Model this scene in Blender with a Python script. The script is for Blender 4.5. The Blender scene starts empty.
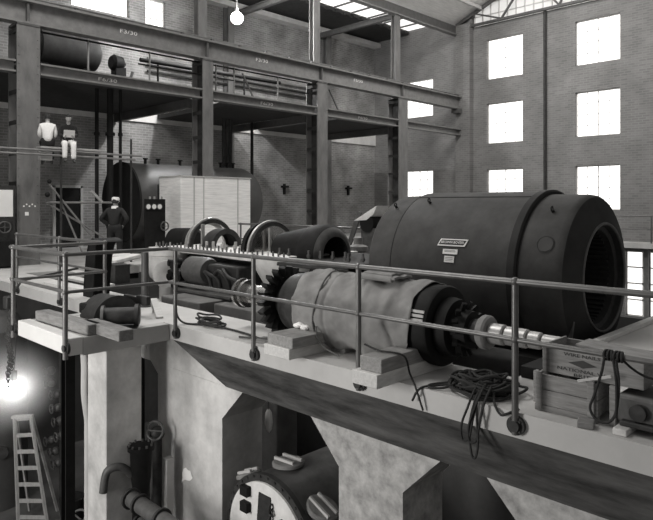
import bpy, bmesh, math, random
from mathutils import Vector, Matrix, noise
random.seed(7)
PI = math.pi
S = bpy.context.scene
COL = S.collection

# ------------------------------------------------------------------ materials
def mat(name, base, rough=0.7, metal=0.0, var=0.0, scale=4.0, bump=0.0, stretch=(1, 1, 1), detail=6.0, spec=0.4, emit=0.0):
    m = bpy.data.materials.new(name); m.use_nodes = True
    nt = m.node_tree; b = nt.nodes['Principled BSDF']
    b.inputs['Roughness'].default_value = rough
    b.inputs['Metallic'].default_value = metal
    b.inputs['Specular IOR Level'].default_value = spec
    c = (base, base * 0.985, base * 0.965, 1)
    b.inputs['Base Color'].default_value = c
    if var or bump:
        g = nt.nodes.new('ShaderNodeNewGeometry')
        mp = nt.nodes.new('ShaderNodeMapping'); mp.inputs['Scale'].default_value = stretch
        nt.links.new(g.outputs['Position'], mp.inputs['Vector'])
        n = nt.nodes.new('ShaderNodeTexNoise'); n.inputs['Scale'].default_value = scale
        n.inputs['Detail'].default_value = detail; n.inputs['Roughness'].default_value = 0.65
        nt.links.new(mp.outputs['Vector'], n.inputs['Vector'])
        r = nt.nodes.new('ShaderNodeValToRGB')
        r.color_ramp.elements[0].position = 0.3; r.color_ramp.elements[1].position = 0.7
        lo, hi = base * (1 - var), min(0.95, base * (1 + var))
        r.color_ramp.elements[0].color = (lo, lo * .985, lo * .965, 1)
        r.color_ramp.elements[1].color = (hi, hi * .985, hi * .965, 1)
        nt.links.new(n.outputs['Fac'], r.inputs['Fac'])
        nt.links.new(r.outputs['Color'], b.inputs['Base Color'])
        if bump:
            bp = nt.nodes.new('ShaderNodeBump'); bp.inputs['Strength'].default_value = bump
            bp.inputs['Distance'].default_value = 0.02
            nt.links.new(n.outputs['Fac'], bp.inputs['Height'])
            nt.links.new(bp.outputs['Normal'], b.inputs['Normal'])
    if emit:
        b.inputs['Emission Color'].default_value = (1, .985, .96, 1)
        b.inputs['Emission Strength'].default_value = emit
    return m

def brick_mat(name, c1, c2, mortar, axes, blotch=(.65, 1.3)):
    """brickwork; axes picks which world axes run along and up the wall"""
    m = bpy.data.materials.new(name); m.use_nodes = True
    nt = m.node_tree; b = nt.nodes['Principled BSDF']; b.inputs['Roughness'].default_value = .9
    b.inputs['Specular IOR Level'].default_value = .15
    g = nt.nodes.new('ShaderNodeNewGeometry'); sx = nt.nodes.new('ShaderNodeSeparateXYZ'); cx = nt.nodes.new('ShaderNodeCombineXYZ')
    nt.links.new(g.outputs['Position'], sx.inputs[0])
    nt.links.new(sx.outputs[axes[0]], cx.inputs[0]); nt.links.new(sx.outputs[axes[1]], cx.inputs[1])
    t = nt.nodes.new('ShaderNodeTexBrick')
    t.inputs['Scale'].default_value = 1.0
    t.inputs['Brick Width'].default_value = .30; t.inputs['Row Height'].default_value = .105
    t.inputs['Mortar Size'].default_value = .016; t.inputs['Bias'].default_value = -.1
    for k, v in (('Color1', c1), ('Color2', c2), ('Mortar', mortar)):
        t.inputs[k].default_value = (v, v * .985, v * .965, 1)
    nt.links.new(cx.outputs[0], t.inputs['Vector'])
    n = nt.nodes.new('ShaderNodeTexNoise'); n.inputs['Scale'].default_value = .9; n.inputs['Detail'].default_value = 8
    nt.links.new(g.outputs['Position'], n.inputs['Vector'])
    r = nt.nodes.new('ShaderNodeMapRange'); r.inputs[1].default_value = .3; r.inputs[2].default_value = .7
    r.inputs[3].default_value, r.inputs[4].default_value = blotch
    nt.links.new(n.outputs['Fac'], r.inputs[0])
    mx = nt.nodes.new('ShaderNodeVectorMath'); mx.operation = 'SCALE'
    nt.links.new(t.outputs['Color'], mx.inputs[0]); nt.links.new(r.outputs[0], mx.inputs['Scale'])
    nt.links.new(mx.outputs[0], b.inputs['Base Color'])
    return m

M = dict(
    brick_side=brick_mat('brick_side', .22, .30, .34, (1, 2)),
    brick_end=brick_mat('brick_end', .17, .215, .225, (0, 2), (.84, 1.14)),
    plaster=mat('plaster', .62, .9, var=.12, scale=2),
    concrete=mat('concrete', .46, .9, var=.14, scale=1.6, bump=.25),
    concrete_top=mat('concrete_top', .52, .85, var=.14, scale=1.1, bump=.1),
    concrete_pier=mat('concrete_pier', .52, .92, var=.34, scale=1.7, bump=.35, detail=9),
    concrete_rough=mat('concrete_rough', .42, .95, var=.42, scale=6.0, bump=.5, detail=10),
    concrete_dark=mat('concrete_dark', .075, .9, var=.85, scale=2.2, bump=.3, stretch=(.5, 1, 2.6), detail=9),
    bay_edge_pale=mat('bay_edge_pale', .66, .8, var=.06, scale=3),
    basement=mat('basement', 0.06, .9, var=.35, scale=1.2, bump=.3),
    steel=mat('steel', .088, .5, var=.22, scale=5, spec=.4),
    steel_light=mat('steel_light', .185, .55, var=.2, scale=5),
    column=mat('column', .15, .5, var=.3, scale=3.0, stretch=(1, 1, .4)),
    rail_paint=mat('rail_paint', .14, .38, metal=.35, var=.2, scale=9),
    machine=mat('machine', .06, .6, var=.3, scale=2.2, bump=.05, spec=.10),
    machine_end=mat('machine_end', .03, .6, var=.25, scale=3, spec=.1),
    bore=mat('bore', .022, .7, var=.4, scale=14, bump=.4),
    black=mat('black', .013, .65, var=.3, scale=6, spec=.15),
    iron=mat('iron', .035, .55, var=.4, scale=8, bump=.15, spec=.25),
    iron_mid=mat('iron_mid', 0.08, .5, var=.3, scale=8, bump=.1),
    tank=mat('tank', .055, .5, var=.3, scale=1.6, bump=.05),
    tank_dark=mat('tank_dark', .016, .7, var=.3, scale=3, spec=.15),
    column_shaded=mat('column_shaded', .035, .7, var=.4, scale=3, spec=.15),  # column paint darkened to stand for shade between the flanges
    gallery_tank=mat('gallery_tank', .05, .6, var=.3, scale=2, spec=.2),
    foundation=mat('foundation', .17, .9, var=.3, scale=2, bump=.2),
    cover=mat('cover', .2, .7, var=.25, scale=7, bump=.1),
    polished=mat('polished', .5, .25, metal=1.0, var=.15, scale=12),
    bright=mat('bright', .42, .4, metal=.5, var=.2, scale=10),
    casting=mat('casting', .66, .6, var=.18, scale=4, bump=.1),
    canvas=mat('canvas', .225, .92, var=.2, scale=3.5, bump=.35, detail=10),
    rope=mat('rope', .026, .85, var=.3, scale=60, bump=.3),
    twine=mat('twine', .12, .9, var=.3, scale=60),
    timber=mat('timber', 0.2, .85, var=.3, scale=5, bump=.3, stretch=(1, 6, 6)),
    timber_y=mat('timber_y', .27, .85, var=.25, scale=5, bump=.25, stretch=(6, 1, 6)),
    timber_pale=mat('timber_pale', .58, .8, var=.15, scale=5, stretch=(6, 1.2, 6)),
    crate=mat('crate', .24, .85, var=.3, scale=7, bump=.25, stretch=(.7, 3, 7)),
    plank=mat('plank', .34, .85, var=.25, scale=4, bump=.2, stretch=(5, .8, 4)),
    ladder=mat('ladder', .30, .8, var=.2, scale=6, stretch=(4, 4, 1)),
    plinth=mat('plinth', .80, .9, var=.16, scale=3, bump=.3, stretch=(1, .5, 7)),
    ink=mat('ink', .03, .8),
    paint_white=mat('paint_white', .9, .7),
    plate=mat('plate', .72, .5),
    roof=mat('roof', .84, .9, var=.15, scale=4, stretch=(6, .4, 1)),
    roof_dark=mat('roof_dark', .035, .9, var=.3, scale=6),
    purlin=mat('purlin', .6, .7),
    skin=mat('skin', .38, .6, var=.1, scale=12),
    shirt=mat('shirt', .78, .85, var=.08, scale=20, bump=.2),
    overall=mat('overall', .02, .9, var=.25, scale=14, bump=.2),
    hair=mat('hair', .018, .7),
    shoe=mat('shoe', .03, .5),
    dial=mat('dial', .85, .4),
    pane=mat('pane', .9, .3, emit=1.05),
    pane_dim=mat('pane_dim', .5, .4, emit=.30),
    skylight=mat('skylight', .8, .4, emit=.75),
    sash=mat('sash', .62, .6),
    lamp=mat('lamp', .9, .3, emit=14),
    lamp_low=mat('lamp_low', .9, .3, emit=30),
    white_patch=mat('white_patch', .95, .7),
    paper=mat('paper', .85, .8, var=.04),
)

# ------------------------------------------------------------------ mesh builder
class MB:
    def __init__(s): s.bm = bmesh.new()
    def box(s, x0, x1, y0, y1, z0, z1, R=None, c=None):
        vs = [s.bm.verts.new((x, y, z)) for x in (x0, x1) for y in (y0, y1) for z in (z0, z1)]
        if R is not None:
            c = Vector(c) if c is not None else Vector(((x0+x1)/2, (y0+y1)/2, (z0+z1)/2))
            for v in vs: v.co = R @ (v.co - c) + c
        for f in ((0,1,3,2),(4,6,7,5),(0,4,5,1),(2,3,7,6),(0,2,6,4),(1,5,7,3)):
            s.bm.faces.new([vs[i] for i in f])
        return s
    def bar(s, a, b, w, h, up=(0,0,1)):
        a = Vector(a); b = Vector(b); d = (b-a).normalized(); up = Vector(up)
        if abs(d.dot(up)) > .98: up = Vector((1,0,0))
        sx = d.cross(up).normalized()*w/2; sz = sx.cross(d).normalized()*h/2
        vs = [s.bm.verts.new(p+i*sx+j*sz) for p in (a,b) for i,j in ((-1,-1),(1,-1),(1,1),(-1,1))]
        for f in ((3,2,1,0),(4,5,6,7),(0,1,5,4),(1,2,6,5),(2,3,7,6),(3,0,4,7)):
            s.bm.faces.new([vs[i] for i in f])
        return s
    def cyl(s, a, b, r, r2=None, n=16, cap=True):
        return s.lathe([(0, r), ((Vector(b)-Vector(a)).length, r if r2 is None else r2)], a, Vector(b)-Vector(a), n, cap, cap)
    def lathe(s, prof, o, d, n=32, cap0=False, cap1=False, a0=0.0, a1=None, squash=1.0):
        """prof = (distance along axis, radius); a0..a1 for a partial turn"""
        o = Vector(o); d = Vector(d).normalized()
        u = Vector((0,0,1)) if abs(d.z) < .9 else Vector((1,0,0))
        p = d.cross(u).normalized(); q = p.cross(d).normalized()
        full = a1 is None
        m = n if full else n+1
        rings = []
        for t, r in prof:
            rg = []
            for i in range(m):
                a = 2*PI*i/n if full else a0+(a1-a0)*i/n
                rg.append(s.bm.verts.new(o + d*t + (p*math.cos(a)+q*math.sin(a)*squash)*r))
            rings.append(rg)
        for A, B in zip(rings, rings[1:]):
            for i in range(n):
                j = (i+1) % m if full else i+1
                s.bm.faces.new((A[i], A[j], B[j], B[i]))
        if cap0: s.bm.faces.new(list(reversed(rings[0])))
        if cap1: s.bm.faces.new(rings[-1])
        return s
    def tube(s, pts, r, n=8, closed=False, cap=True):
        P = [Vector(p) for p in pts]; N = len(P); rings = []; prev = None
        for i, p in enumerate(P):
            if closed: t = P[(i+1) % N]-P[i-1]
            else: t = P[min(i+1,N-1)]-P[max(i-1,0)]
            t = t.normalized() if t.length > 1e-9 else Vector((1,0,0))
            if prev is None:
                u = Vector((0,0,1)) if abs(t.z) < .9 else Vector((1,0,0))
                x = t.cross(u).normalized()
            else:
                x = prev - t*prev.dot(t)
                x = x.normalized() if x.length > 1e-6 else t.orthogonal().normalized()
            prev = x; y = t.cross(x)
            rr = r[i] if isinstance(r, (list, tuple)) else r
            rings.append([s.bm.verts.new(p+(x*math.cos(2*PI*k/n)+y*math.sin(2*PI*k/n))*rr) for k in range(n)])
        prs = list(zip(rings, rings[1:]))
        if closed: prs.append((rings[-1], rings[0]))
        for A, B in prs:
            for k in range(n): s.bm.faces.new((A[k], A[(k+1)%n], B[(k+1)%n], B[k]))
        if cap and not closed:
            s.bm.faces.new(list(reversed(rings[0]))); s.bm.faces.new(rings[-1])
        return s
    def prism(s, poly, d):
        """poly: 3D points of one face; d: extrusion vector"""
        d = Vector(d); A = [s.bm.verts.new(p) for p in poly]; B = [s.bm.verts.new(Vector(p)+d) for p in poly]
        s.bm.faces.new(A); s.bm.faces.new(list(reversed(B)))
        n = len(A)
        for i in range(n): s.bm.faces.new((A[i], B[i], B[(i+1)%n], A[(i+1)%n]))
        return s
    def sphere(s, c, r, sx=1, sy=1, sz=1, n=16):
        k = bmesh.ops.create_uvsphere(s.bm, u_segments=n, v_segments=max(6, n//2), radius=r)
        for v in k['verts']: v.co = Vector((v.co.x*sx, v.co.y*sy, v.co.z*sz)) + Vector(c)
        return s
    def torus(s, c, axis, R, r, n=40, m=10):
        c = Vector(c); ax = Vector(axis).normalized(); p = ax.orthogonal().normalized(); q = ax.cross(p)
        return s.tube([c+(p*math.cos(2*PI*i/n)+q*math.sin(2*PI*i/n))*R for i in range(n)], r, m, closed=True)

def link(name, bm, m, parent=None, bev=0.0, loc=None, ang=35):
    bmesh.ops.recalc_face_normals(bm, faces=bm.faces)
    me = bpy.data.meshes.new(name)
    o = bpy.data.objects.new(name, me); COL.objects.link(o)
    off = Vector((0,0,0))
    if parent is not None:
        o.parent = parent; q = parent
        while q is not None: off += q.location; q = q.parent
    elif loc is not None:
        off = Vector(loc); o.location = off
    if off.length: bmesh.ops.translate(bm, verts=bm.verts, vec=-off)
    bm.to_mesh(me); bm.free()
    for p in me.polygons: p.use_smooth = True
    me.set_sharp_from_angle(angle=math.radians(ang))
    me.materials.append(m if not isinstance(m, str) else M[m])
    if bev:
        b = o.modifiers.new('bevel', 'BEVEL'); b.width = bev; b.segments = 2; b.limit_method = 'ANGLE'; b.angle_limit = math.radians(50)
    return o

def tag(o, label, cat, group=None):
    o['label'] = label; o['category'] = cat
    if group: o['group'] = group
    return o
def thing(name, label, cat, loc, group=None):
    o = bpy.data.objects.new(name, None); COL.objects.link(o); o.location = loc; o.empty_display_size = .1
    return tag(o, label, cat, group)
def part(name, mb, m, parent, bev=0.0, label=None, ang=35):
    o = link(name, mb.bm, m, parent, bev, ang=ang)
    if label: o['label'] = label
    return o
def one(name, label, cat, mb, m, loc=(0,0,0), group=None, bev=0.0, ang=35):
    return tag(link(name, mb.bm, m, None, bev, loc, ang), label, cat, group)
def struct(name, mb, m, parent=None, bev=0.0):
    o = link(name, mb.bm, m, parent, bev)
    if parent is None: o['kind'] = 'structure'
    return o
def copy_tree(o, parent=None):
    c = o.copy(); COL.objects.link(c)
    if parent is not None: c.parent = parent
    for ch in list(o.children): copy_tree(ch, c)
    return c
def text(name, s, size, origin, right, up, m, parent, depth=.002, width=None):
    """raised lettering lying in the plane right x up, centred on origin"""
    cu = bpy.data.curves.new(name, 'FONT'); cu.body = s; cu.size = size; cu.extrude = depth
    cu.align_x = 'CENTER'; cu.align_y = 'CENTER'; cu.resolution_u = 2
    t = bpy.data.objects.new(name + '_curve', cu); COL.objects.link(t)
    dg = bpy.context.evaluated_depsgraph_get(); dg.update()
    me = bpy.data.meshes.new_from_object(t.evaluated_get(dg)); bpy.data.objects.remove(t)
    r = Vector(right).normalized(); u = Vector(up).normalized(); n = r.cross(u).normalized()
    k = 1.0
    if width:
        xs = [v.co.x for v in me.vertices]; k = width/(max(xs)-min(xs))
    off = Vector((0,0,0)); q = parent
    while q is not None: off += q.location; q = q.parent
    for v in me.vertices:
        v.co = Vector(origin) + r*v.co.x*k + u*v.co.y + n*v.co.z - off
    o = bpy.data.objects.new(name, me); COL.objects.link(o); o.parent = parent
    me.materials.clear(); me.materials.append(M[m])
    return o

# ------------------------------------------------------------------ camera (eye 1.7 m above the operating floor, rising-front view camera)
YAW = math.atan2(614, 620)
cam = bpy.data.cameras.new('camera'); co = bpy.data.objects.new('camera', cam); COL.objects.link(co)
co.location = (0, 0, 1.7); co.rotation_euler = (PI/2, 0, YAW)
cam.sensor_fit = 'HORIZONTAL'; cam.sensor_width = 36; cam.lens = 36*620/653
cam.shift_x = (326.5-326)/653; cam.shift_y = -(260-204)/653
cam.clip_end = 200; S.camera = co
S.view_settings.view_transform = 'Standard'; S.view_settings.look = 'None'; S.view_settings.gamma = 1
S.view_settings.use_curve_mapping = False
S.view_settings.exposure = 0.55

def wander(pts, r, n=8, sub=10, jit=0.0):
    P = [Vector(p) for p in pts]; out = []
    for i in range(len(P)-1):
        p0, p1, p2, p3 = P[max(i-1,0)], P[i], P[i+1], P[min(i+2,len(P)-1)]
        for k in range(sub):
            t = k/sub
            out.append(.5*((2*p1)+(p2-p0)*t+(2*p0-5*p1+4*p2-p3)*t*t+(3*p1-p0-3*p2+p3)*t**3))
    out.append(P[-1]); return out
# ------------------------------------------------------------------ setting: walls, floors, roof
BACK = -24.3; END = 28.7; LOW = -4.5

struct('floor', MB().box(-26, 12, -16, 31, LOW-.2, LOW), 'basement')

def holed(axis, at0, thick, u0, u1, z0, z1, holes):
    """a wall as one mesh of blocks around its window openings"""
    us = sorted({u0, u1, *[h[0] for h in holes], *[h[1] for h in holes]})
    zs = sorted({z0, z1, *[h[2] for h in holes], *[h[3] for h in holes]})
    bm = bmesh.new(); V = {}
    def inside(i, j):
        if i < 0 or j < 0 or i >= len(us)-1 or j >= len(zs)-1: return False
        uc = (us[i]+us[i+1])/2; zc = (zs[j]+zs[j+1])/2
        return not any(h[0] < uc < h[1] and h[2] < zc < h[3] for h in holes)
    def v(i, j, k):
        if (i,j,k) not in V:
            w = at0 + (thick if k else 0)
            V[i,j,k] = bm.verts.new((w, us[i], zs[j]) if axis == 'x' else (us[i], w, zs[j]))
        return V[i,j,k]
    for i in range(len(us)-1):
        for j in range(len(zs)-1):
            if not inside(i, j): continue
            for k in (0, 1): bm.faces.new((v(i,j,k), v(i+1,j,k), v(i+1,j+1,k), v(i,j+1,k)))
            for di, dj, a, b in ((-1,0,(i,j),(i,j+1)), (1,0,(i+1,j),(i+1,j+1)), (0,-1,(i,j),(i+1,j)), (0,1,(i,j+1),(i+1,j+1))):
                if not inside(i+di, j+dj):
                    bm.faces.new((v(*a,0), v(*b,0), v(*b,1), v(*a,1)))
    m = MB(); m.bm.free(); m.bm = bm
    return m

W_END = [(-16.7,-14.7,8.13,10.2), (-16.7,-14.7,4.81,6.89), (-16.7,-14.7,1.43,3.49),
         (-12.08,-10.08,8.13,10.2), (-12.08,-10.08,4.81,6.89), (-12.08,-10.08,1.43,3.47),
         (-22.05,-20.05,6.62,8.72), (-22.05,-20.05,1.5,3.6), (-9.86,-7.8,-3.2,-.36)]
W_BACK = [(10.3,12.76,9.55,11.3), (13.5,14.46,9.4,10.6)]
struct('wall_right', holed('y', END, .4, BACK-.4, 5, LOW, 11.0, W_END), 'brick_end')
struct('wall_back', holed('x', BACK-.4, .4, 2.0, END, LOW, 11.42, W_BACK), 'brick_side')
one('down_pipe', 'dark vertical pipe down the end wall between the two columns of bright windows', 'pipe', MB().cyl((-13.5,END-.1,LOW),(-13.5,END-.1,11.0),.075,n=10), 'iron', (-13.5,END-.1,LOW))
# upper part of the end wall left of the gable glazing
struct('wall_right_top', MB().prism([(BACK-.4,END,11.0),(-17.6,END,11.0),(-17.6,END,11.7),(BACK-.4,END,11.5)], (0,.4,0)), 'brick_end')

wn = 0
def window(hole, axis, nu, nv, m='pane', bw=.028):
    global wn; wn += 1
    u0, u1, z0, z1 = hole
    f = MB(); p = MB()
    def B(mb, a, b, c, d, w0, w1):
        if axis == 'y': mb.box(a, b, END+w0, END+w1, c, d)
        else: mb.box(BACK-w1, BACK-w0, a, b, c, d)
    t = .05
    B(f,u0,u0+t,z0,z1,.14,.24); B(f,u1-t,u1,z0,z1,.14,.24); B(f,u0,u1,z0,z0+t,.14,.24); B(f,u0,u1,z1-t,z1,.14,.24)
    for i in range(1, nu):
        w = .05 if (nu % 2 == 0 and i == nu//2) else bw
        x = u0+(u1-u0)*i/nu; B(f,x-w/2,x+w/2,z0,z1,.16,.22)
    for j in range(1, nv):
        z = z0+(z1-z0)*j/nv; B(f,u0,u1,z-bw/2,z+bw/2,.16,.22)
    o = struct('window_%d' % wn, f, 'sash')
    B(p,u0+.02,u1-.02,z0+.02,z1-.02,.185,.195)
    struct('pane', p, m, o)
    return o
for h in W_END[:8]: window(h, 'y', 4, 4)
window(W_END[8], 'y', 3, 4, bw=.07)
for h in W_BACK: window(h, 'x', 3, 3)

# pilasters and string courses of the end wall
struct('trim_1', MB().box(-18.35,-17.5, END-.35, END, LOW, 11.2), 'brick_end')
# pale ring beam and pilasters of the back wall
struct('trim_4', MB().box(BACK, BACK+.10, 4, END, 5.2, 5.95), 'plaster')
struct('trim_5', MB().box(BACK, BACK+.5, 4, END, 11.05, 11.3), 'plaster')
for y in (17.75, 24.4):
    one('wall_stanchion', 'dark steel stanchion against the brick wall, %s' % {17.75:'just below the glowing lamp globe',24.4:'behind the third big column from the left'}[y],
        'column', MB().box(BACK, BACK+.12, y-.2, y+.2, LOW, 11.3).box(BACK+.12, BACK+.34, y-.03, y+.03, LOW, 11.3).box(BACK+.34, BACK+.4, y-.17, y+.17, LOW, 11.3), 'column', (BACK+.2,y,LOW))

# main roof, seen from below, with pale purlins
slope = .42
def roof_z(x): return 11.25 + (x+18.6)*slope
rf = struct('ceiling', MB().prism([(-18.9,2,roof_z(-18.9)),(3,2,roof_z(3)),(3,2,roof_z(3)+.2),(-18.9,2,roof_z(-18.9)+.2)], (0,27.1,0)), 'roof')
for x in (-16.9, -14.2, -11.5, -8.8, -6.1):
    struct('purlin', MB().box(x-.06, x+.06, 2, END, roof_z(x)-.2, roof_z(x)-.03), 'purlin', rf)
# dark boarded roof over the side aisle with its ragged edge, and the roof glazing beside it
bm = MB().box(BACK-.4, -21.75, 2, END, 11.42, 11.6)
y = 2.2
while y < END-.2:
    bm.box(-21.76, -21.60, y, y+.32, 11.41, 11.58); y += .62
struct('ceiling_aisle', bm, 'roof_dark')
sk = struct('window_12', MB().box(-21.75, -18.5, 2, END, 11.66, 11.70), 'skylight')
bars = MB()
y = 3.0
while y < END:
    bars.box(-21.7, -18.5, y-.025, y+.025, 11.58, 11.66); y += 1.3
y = 3.6
while y < END:
    bars.box(-20.3, -20.05, y, y+.75, 11.56, 11.65); y += 1.75
struct('glazing_bar', bars, 'iron_mid', sk)

one('wall_stanchion', 'dark steel stanchion across the tall lower window beside the generator end', 'column', MB().box(-8.98,-8.80,END-.14,END-.02,LOW,.0).box(-8.98,-8.80,END-.34,END-.30,LOW,.0).box(-8.91,-8.87,END-.30,END-.14,LOW,.0), 'column', (-8.9,END-.2,LOW))
# gable glazing over the end wall with its steel truss
gx0, gx1 = -17.5, 3.0
g = struct('window_13', MB().prism([(gx0,END+.2,11.0),(gx1,END+.2,11.0),(gx1,END+.2,roof_z(gx1)),(gx0,END+.2,roof_z(gx0))], (0,.03,0)), 'pane_dim')
bars = MB()
x = gx0
while x < gx1:
    bars.box(x-.025, x+.025, END+.14, END+.2, 11.0, roof_z(x)-.02); x += .47
z = 11.55
while z < 19:
    xa = max(gx0, -18.6+(z-11.25)/slope); bars.box(xa, gx1, END+.14, END+.2, z-.02, z+.02); z += .62
struct('glazing_bar', bars, 'purlin', g)
tr = thing('roof_truss', 'dark steel roof truss across the gable glazing above the end wall', 'truss', (-12,END-.2,11))
part('bottom_chord', MB().box(-18.2, 3, END-.28, END-.12, 10.98, 11.1), 'steel', tr)
part('top_chord', MB().bar((-18.4,END-.2,roof_z(-18.4)-.12), (3,END-.2,roof_z(3)-.12), .14, .16), 'steel', tr)
for k in range(5):
    xa = -17.3+k*3.0
    for xb in (xa+1.1, xa+3.0):
        a = (xa+1.1+.45,END-.2,11.08); b = (xa if xb == xa+1.1 else xa+3.0, END-.2, roof_z(xa if xb == xa+1.1 else xa+3.0)-.15)
        part('diagonal', MB().bar(a, b, .10, .08), 'steel', tr)

# eaves beam on top of the column line, sloping tie beams across the aisle
eb = thing('eaves_beam', 'long dark eaves beam along the top of the upper columns', 'beam', (-18.3,16,10.9))
part('web', MB().box(-18.42,-18.38, 2.2, END, 10.75, 11.2), 'steel', eb)
part('bottom_flange', MB().box(-18.55,-18.25, 2.2, END, 10.69, 10.75), 'steel_light', eb)
for y, w in ((12.25,'beside the glowing lamp globe'), (18.03,'left of the skylight, over the third column'), (23.5,'under the skylight, over the fourth column')):
    one('tie_beam', 'dark steel tie beam reaching back across the aisle %s' % w, 'beam', MB().box(BACK+.42,-18.52, y-.1, y+.1, 10.62, 10.82).box(BACK+.42,-18.52,y-.16,y+.16,10.82,10.86), 'steel', (-21,y,10.7))

# ------------------------------------------------------------------ operating floor: strip, bay, back strip, left floor
DY = 4.69
deck = MB()
deck.box(-16, 3, DY, 5.62, -.21, 0)                 # strip under the rotor
deck.box(-2.95, 3, 5.62, 11.2, -.21, 0)             # right of the generator pit
deck.box(-16, -6.0, 11.0, 12.2, -.21, 0)
deck.box(BACK, -16, 4.9, END, -.21, 0)              # under the columns
d0 = struct('floor_operating', deck, 'concrete_top')
struct('trim_6', MB().box(-9.32, -7.93, 3.43, DY, -.20, 0), 'concrete_top')
# pale edge of the bay and its timber-coloured flank
struct('trim_7', MB().box(-9.52, -7.75, 3.25, 3.43, -.21, .012), 'bay_edge_pale', bev=.012)
struct('trim_8', MB().box(-7.93, -7.75, 3.43, DY-.02, -.23, .005), 'concrete', bev=.01)
struct('trim_9', MB().box(-9.5, -9.32, 3.43, DY, -.21, .005), 'concrete')
# the dark streaky corbel under the edge of the strip, tapering out towards the bay
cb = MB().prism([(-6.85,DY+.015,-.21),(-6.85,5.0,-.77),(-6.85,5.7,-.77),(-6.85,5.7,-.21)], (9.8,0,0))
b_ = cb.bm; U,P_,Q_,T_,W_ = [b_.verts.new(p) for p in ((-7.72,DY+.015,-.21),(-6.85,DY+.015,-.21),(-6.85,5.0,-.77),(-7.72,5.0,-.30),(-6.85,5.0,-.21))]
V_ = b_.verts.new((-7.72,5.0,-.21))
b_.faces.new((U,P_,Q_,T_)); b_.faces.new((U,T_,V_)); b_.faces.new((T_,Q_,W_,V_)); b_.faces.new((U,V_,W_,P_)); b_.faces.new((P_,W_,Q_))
struct('trim_10', cb, 'concrete_dark')
# pale beam face left of the corbel, behind the bay
struct('trim_11', MB().box(-11.5, -6.86, 5.003, 5.69, -.768, -.212), 'concrete_pier')

def pier(x0, x1, hl, hr, label):
    """concrete pier with splayed haunches under the corbel"""
    t = .45; tl = .45; zt = -.77; zs = -1.22
    if x0 < -8: tl = .22; zsl = -.93
    else: zsl = zs
    poly = [(x0,5.0,LOW),(x0,5.0,zsl)]
    if hl: poly += [(x0-tl,5.0,zt)]
    else: poly += [(x0,5.0,zt)]
    poly += [(x1+t,5.0,zt),(x1,5.0,zs)] if hr else [(x1,5.0,zt)]
    poly += [(x1,5.0,LOW)]
    return one('concrete_pier', label, 'pier', MB().prism(poly, (0,.7,0)), 'concrete_pier' if x0 < -6 else 'concrete_rough', ((x0+x1)/2,5.3,LOW))
p1 = pier(-8.62, -6.94, True, True, 'broad pale concrete pier with a white paint splash, left of the large opening')
q = MB()
pts = [(-.42,.02),(-.30,.22),(-.12,.30),(.05,.24),(.22,.26),(.42,.02),(.22,-.14),(.02,-.18),(-.18,-.20),(-.34,-.28),(-.46,-.42),(-.5,-.34),(-.40,-.18)]
for_c = (-7.79, 4.995, -2.26)
q.prism([(for_c[0]+a*.32, 4.994, for_c[2]+b*.36) for a, b in pts], (0,.004,0))
part('paint_splash', q, 'white_patch', p1, label='white paint splash')
pier(-4.75, -3.86, True, True, 'narrow concrete pier with splayed haunches between the two dark openings')
pier(-2.46, -1.2, True, True, 'concrete pier with a splayed haunch at the bottom right corner')
# bay column: pale front and shaded flank
one('concrete_column', 'square pale concrete column carrying the floor bay, right of the steel post', 'pier', MB().box(-8.88, -8.30, 4.0, 4.55, LOW, -.21), 'concrete_pier', (-8.5,4.4,LOW), bev=.015)
# walls of the pit beneath the machines
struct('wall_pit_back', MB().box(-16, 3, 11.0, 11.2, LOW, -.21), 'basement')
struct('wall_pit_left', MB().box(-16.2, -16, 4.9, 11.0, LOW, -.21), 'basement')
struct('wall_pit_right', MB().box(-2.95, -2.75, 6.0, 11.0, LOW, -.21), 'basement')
# right walkway along the end wall
struct('floor_walkway', MB().box(-10.6, 4, 27.7, END, -.16, .06), 'concrete')

# ------------------------------------------------------------------ big built-up columns
cols = [(6.43,.62,'at the left, with white chalk marks'), (12.38,.42,'rising behind the pale block'), (17.98,.58,'third from the left, in the middle of the hall'), (23.38,.68,'fourth from the left, just above the generator')]
for i, (y, w, where) in enumerate(cols):
    zb = 2.6 if i == 1 else 0
    c = thing('steel_column', 'tall built-up steel column %s' % where, 'column', (-18.3,y,zb))
    part('front_flange', MB().box(-18.05,-18.0, y-w/2, y+w/2, zb, 6.68), 'column', c)
    part('rear_flange', MB().box(-18.68,-18.63, y-w/2, y+w/2, zb, 6.68), 'column', c)
    part('web', MB().box(-18.63,-18.05, y-.02, y+.02, zb, 6.68), 'column_shaded', c)
    b = MB()
    z = zb+.5
    while z < 6.5:
        b.box(-18.64,-18.04, y-w/2+.0, y-w/2+.015, z, z+.12); z += .85
    part('batten_plate', b, 'column_shaded', c)
    part('cap_plate', MB().box(-18.66,-17.98, y-w/2, y+w/2, 6.66, 6.718), 'steel', c)
    u = .36
    part('upper_shaft', MB().box(-18.36,-18.33,y-u/2,y+u/2,6.72,10.69).box(-18.62,-18.59,y-u/2,y+u/2,6.72,10.69).box(-18.59,-18.36,y-.015,y+.015,6.72,10.69), 'column', c)
    riv = MB()
    z = zb+.3
    while z < 6.5:
        for s in (-1, 1):
            for e in ((.78, .84) if w > .5 else (.8,)):
                riv.sphere((-17.998, y+s*w/2*e, z), .014, n=6)
        z += .24
    part('rivets', riv, 'column', c)['kind'] = 'stuff'
    if i == 0:
        k = MB()
        for a in range(5):
            k.box(-17.999,-17.995, 6.28+a*.075, 6.30+a*.075+.02, 1.62+.05*(a%2), 1.66+.05*(a%2))
        k.box(-17.999,-17.995, 6.33,6.43,1.38,1.48)
        part('chalk_mark', k, 'paint_white', c)['kind'] = 'stuff'
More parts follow.
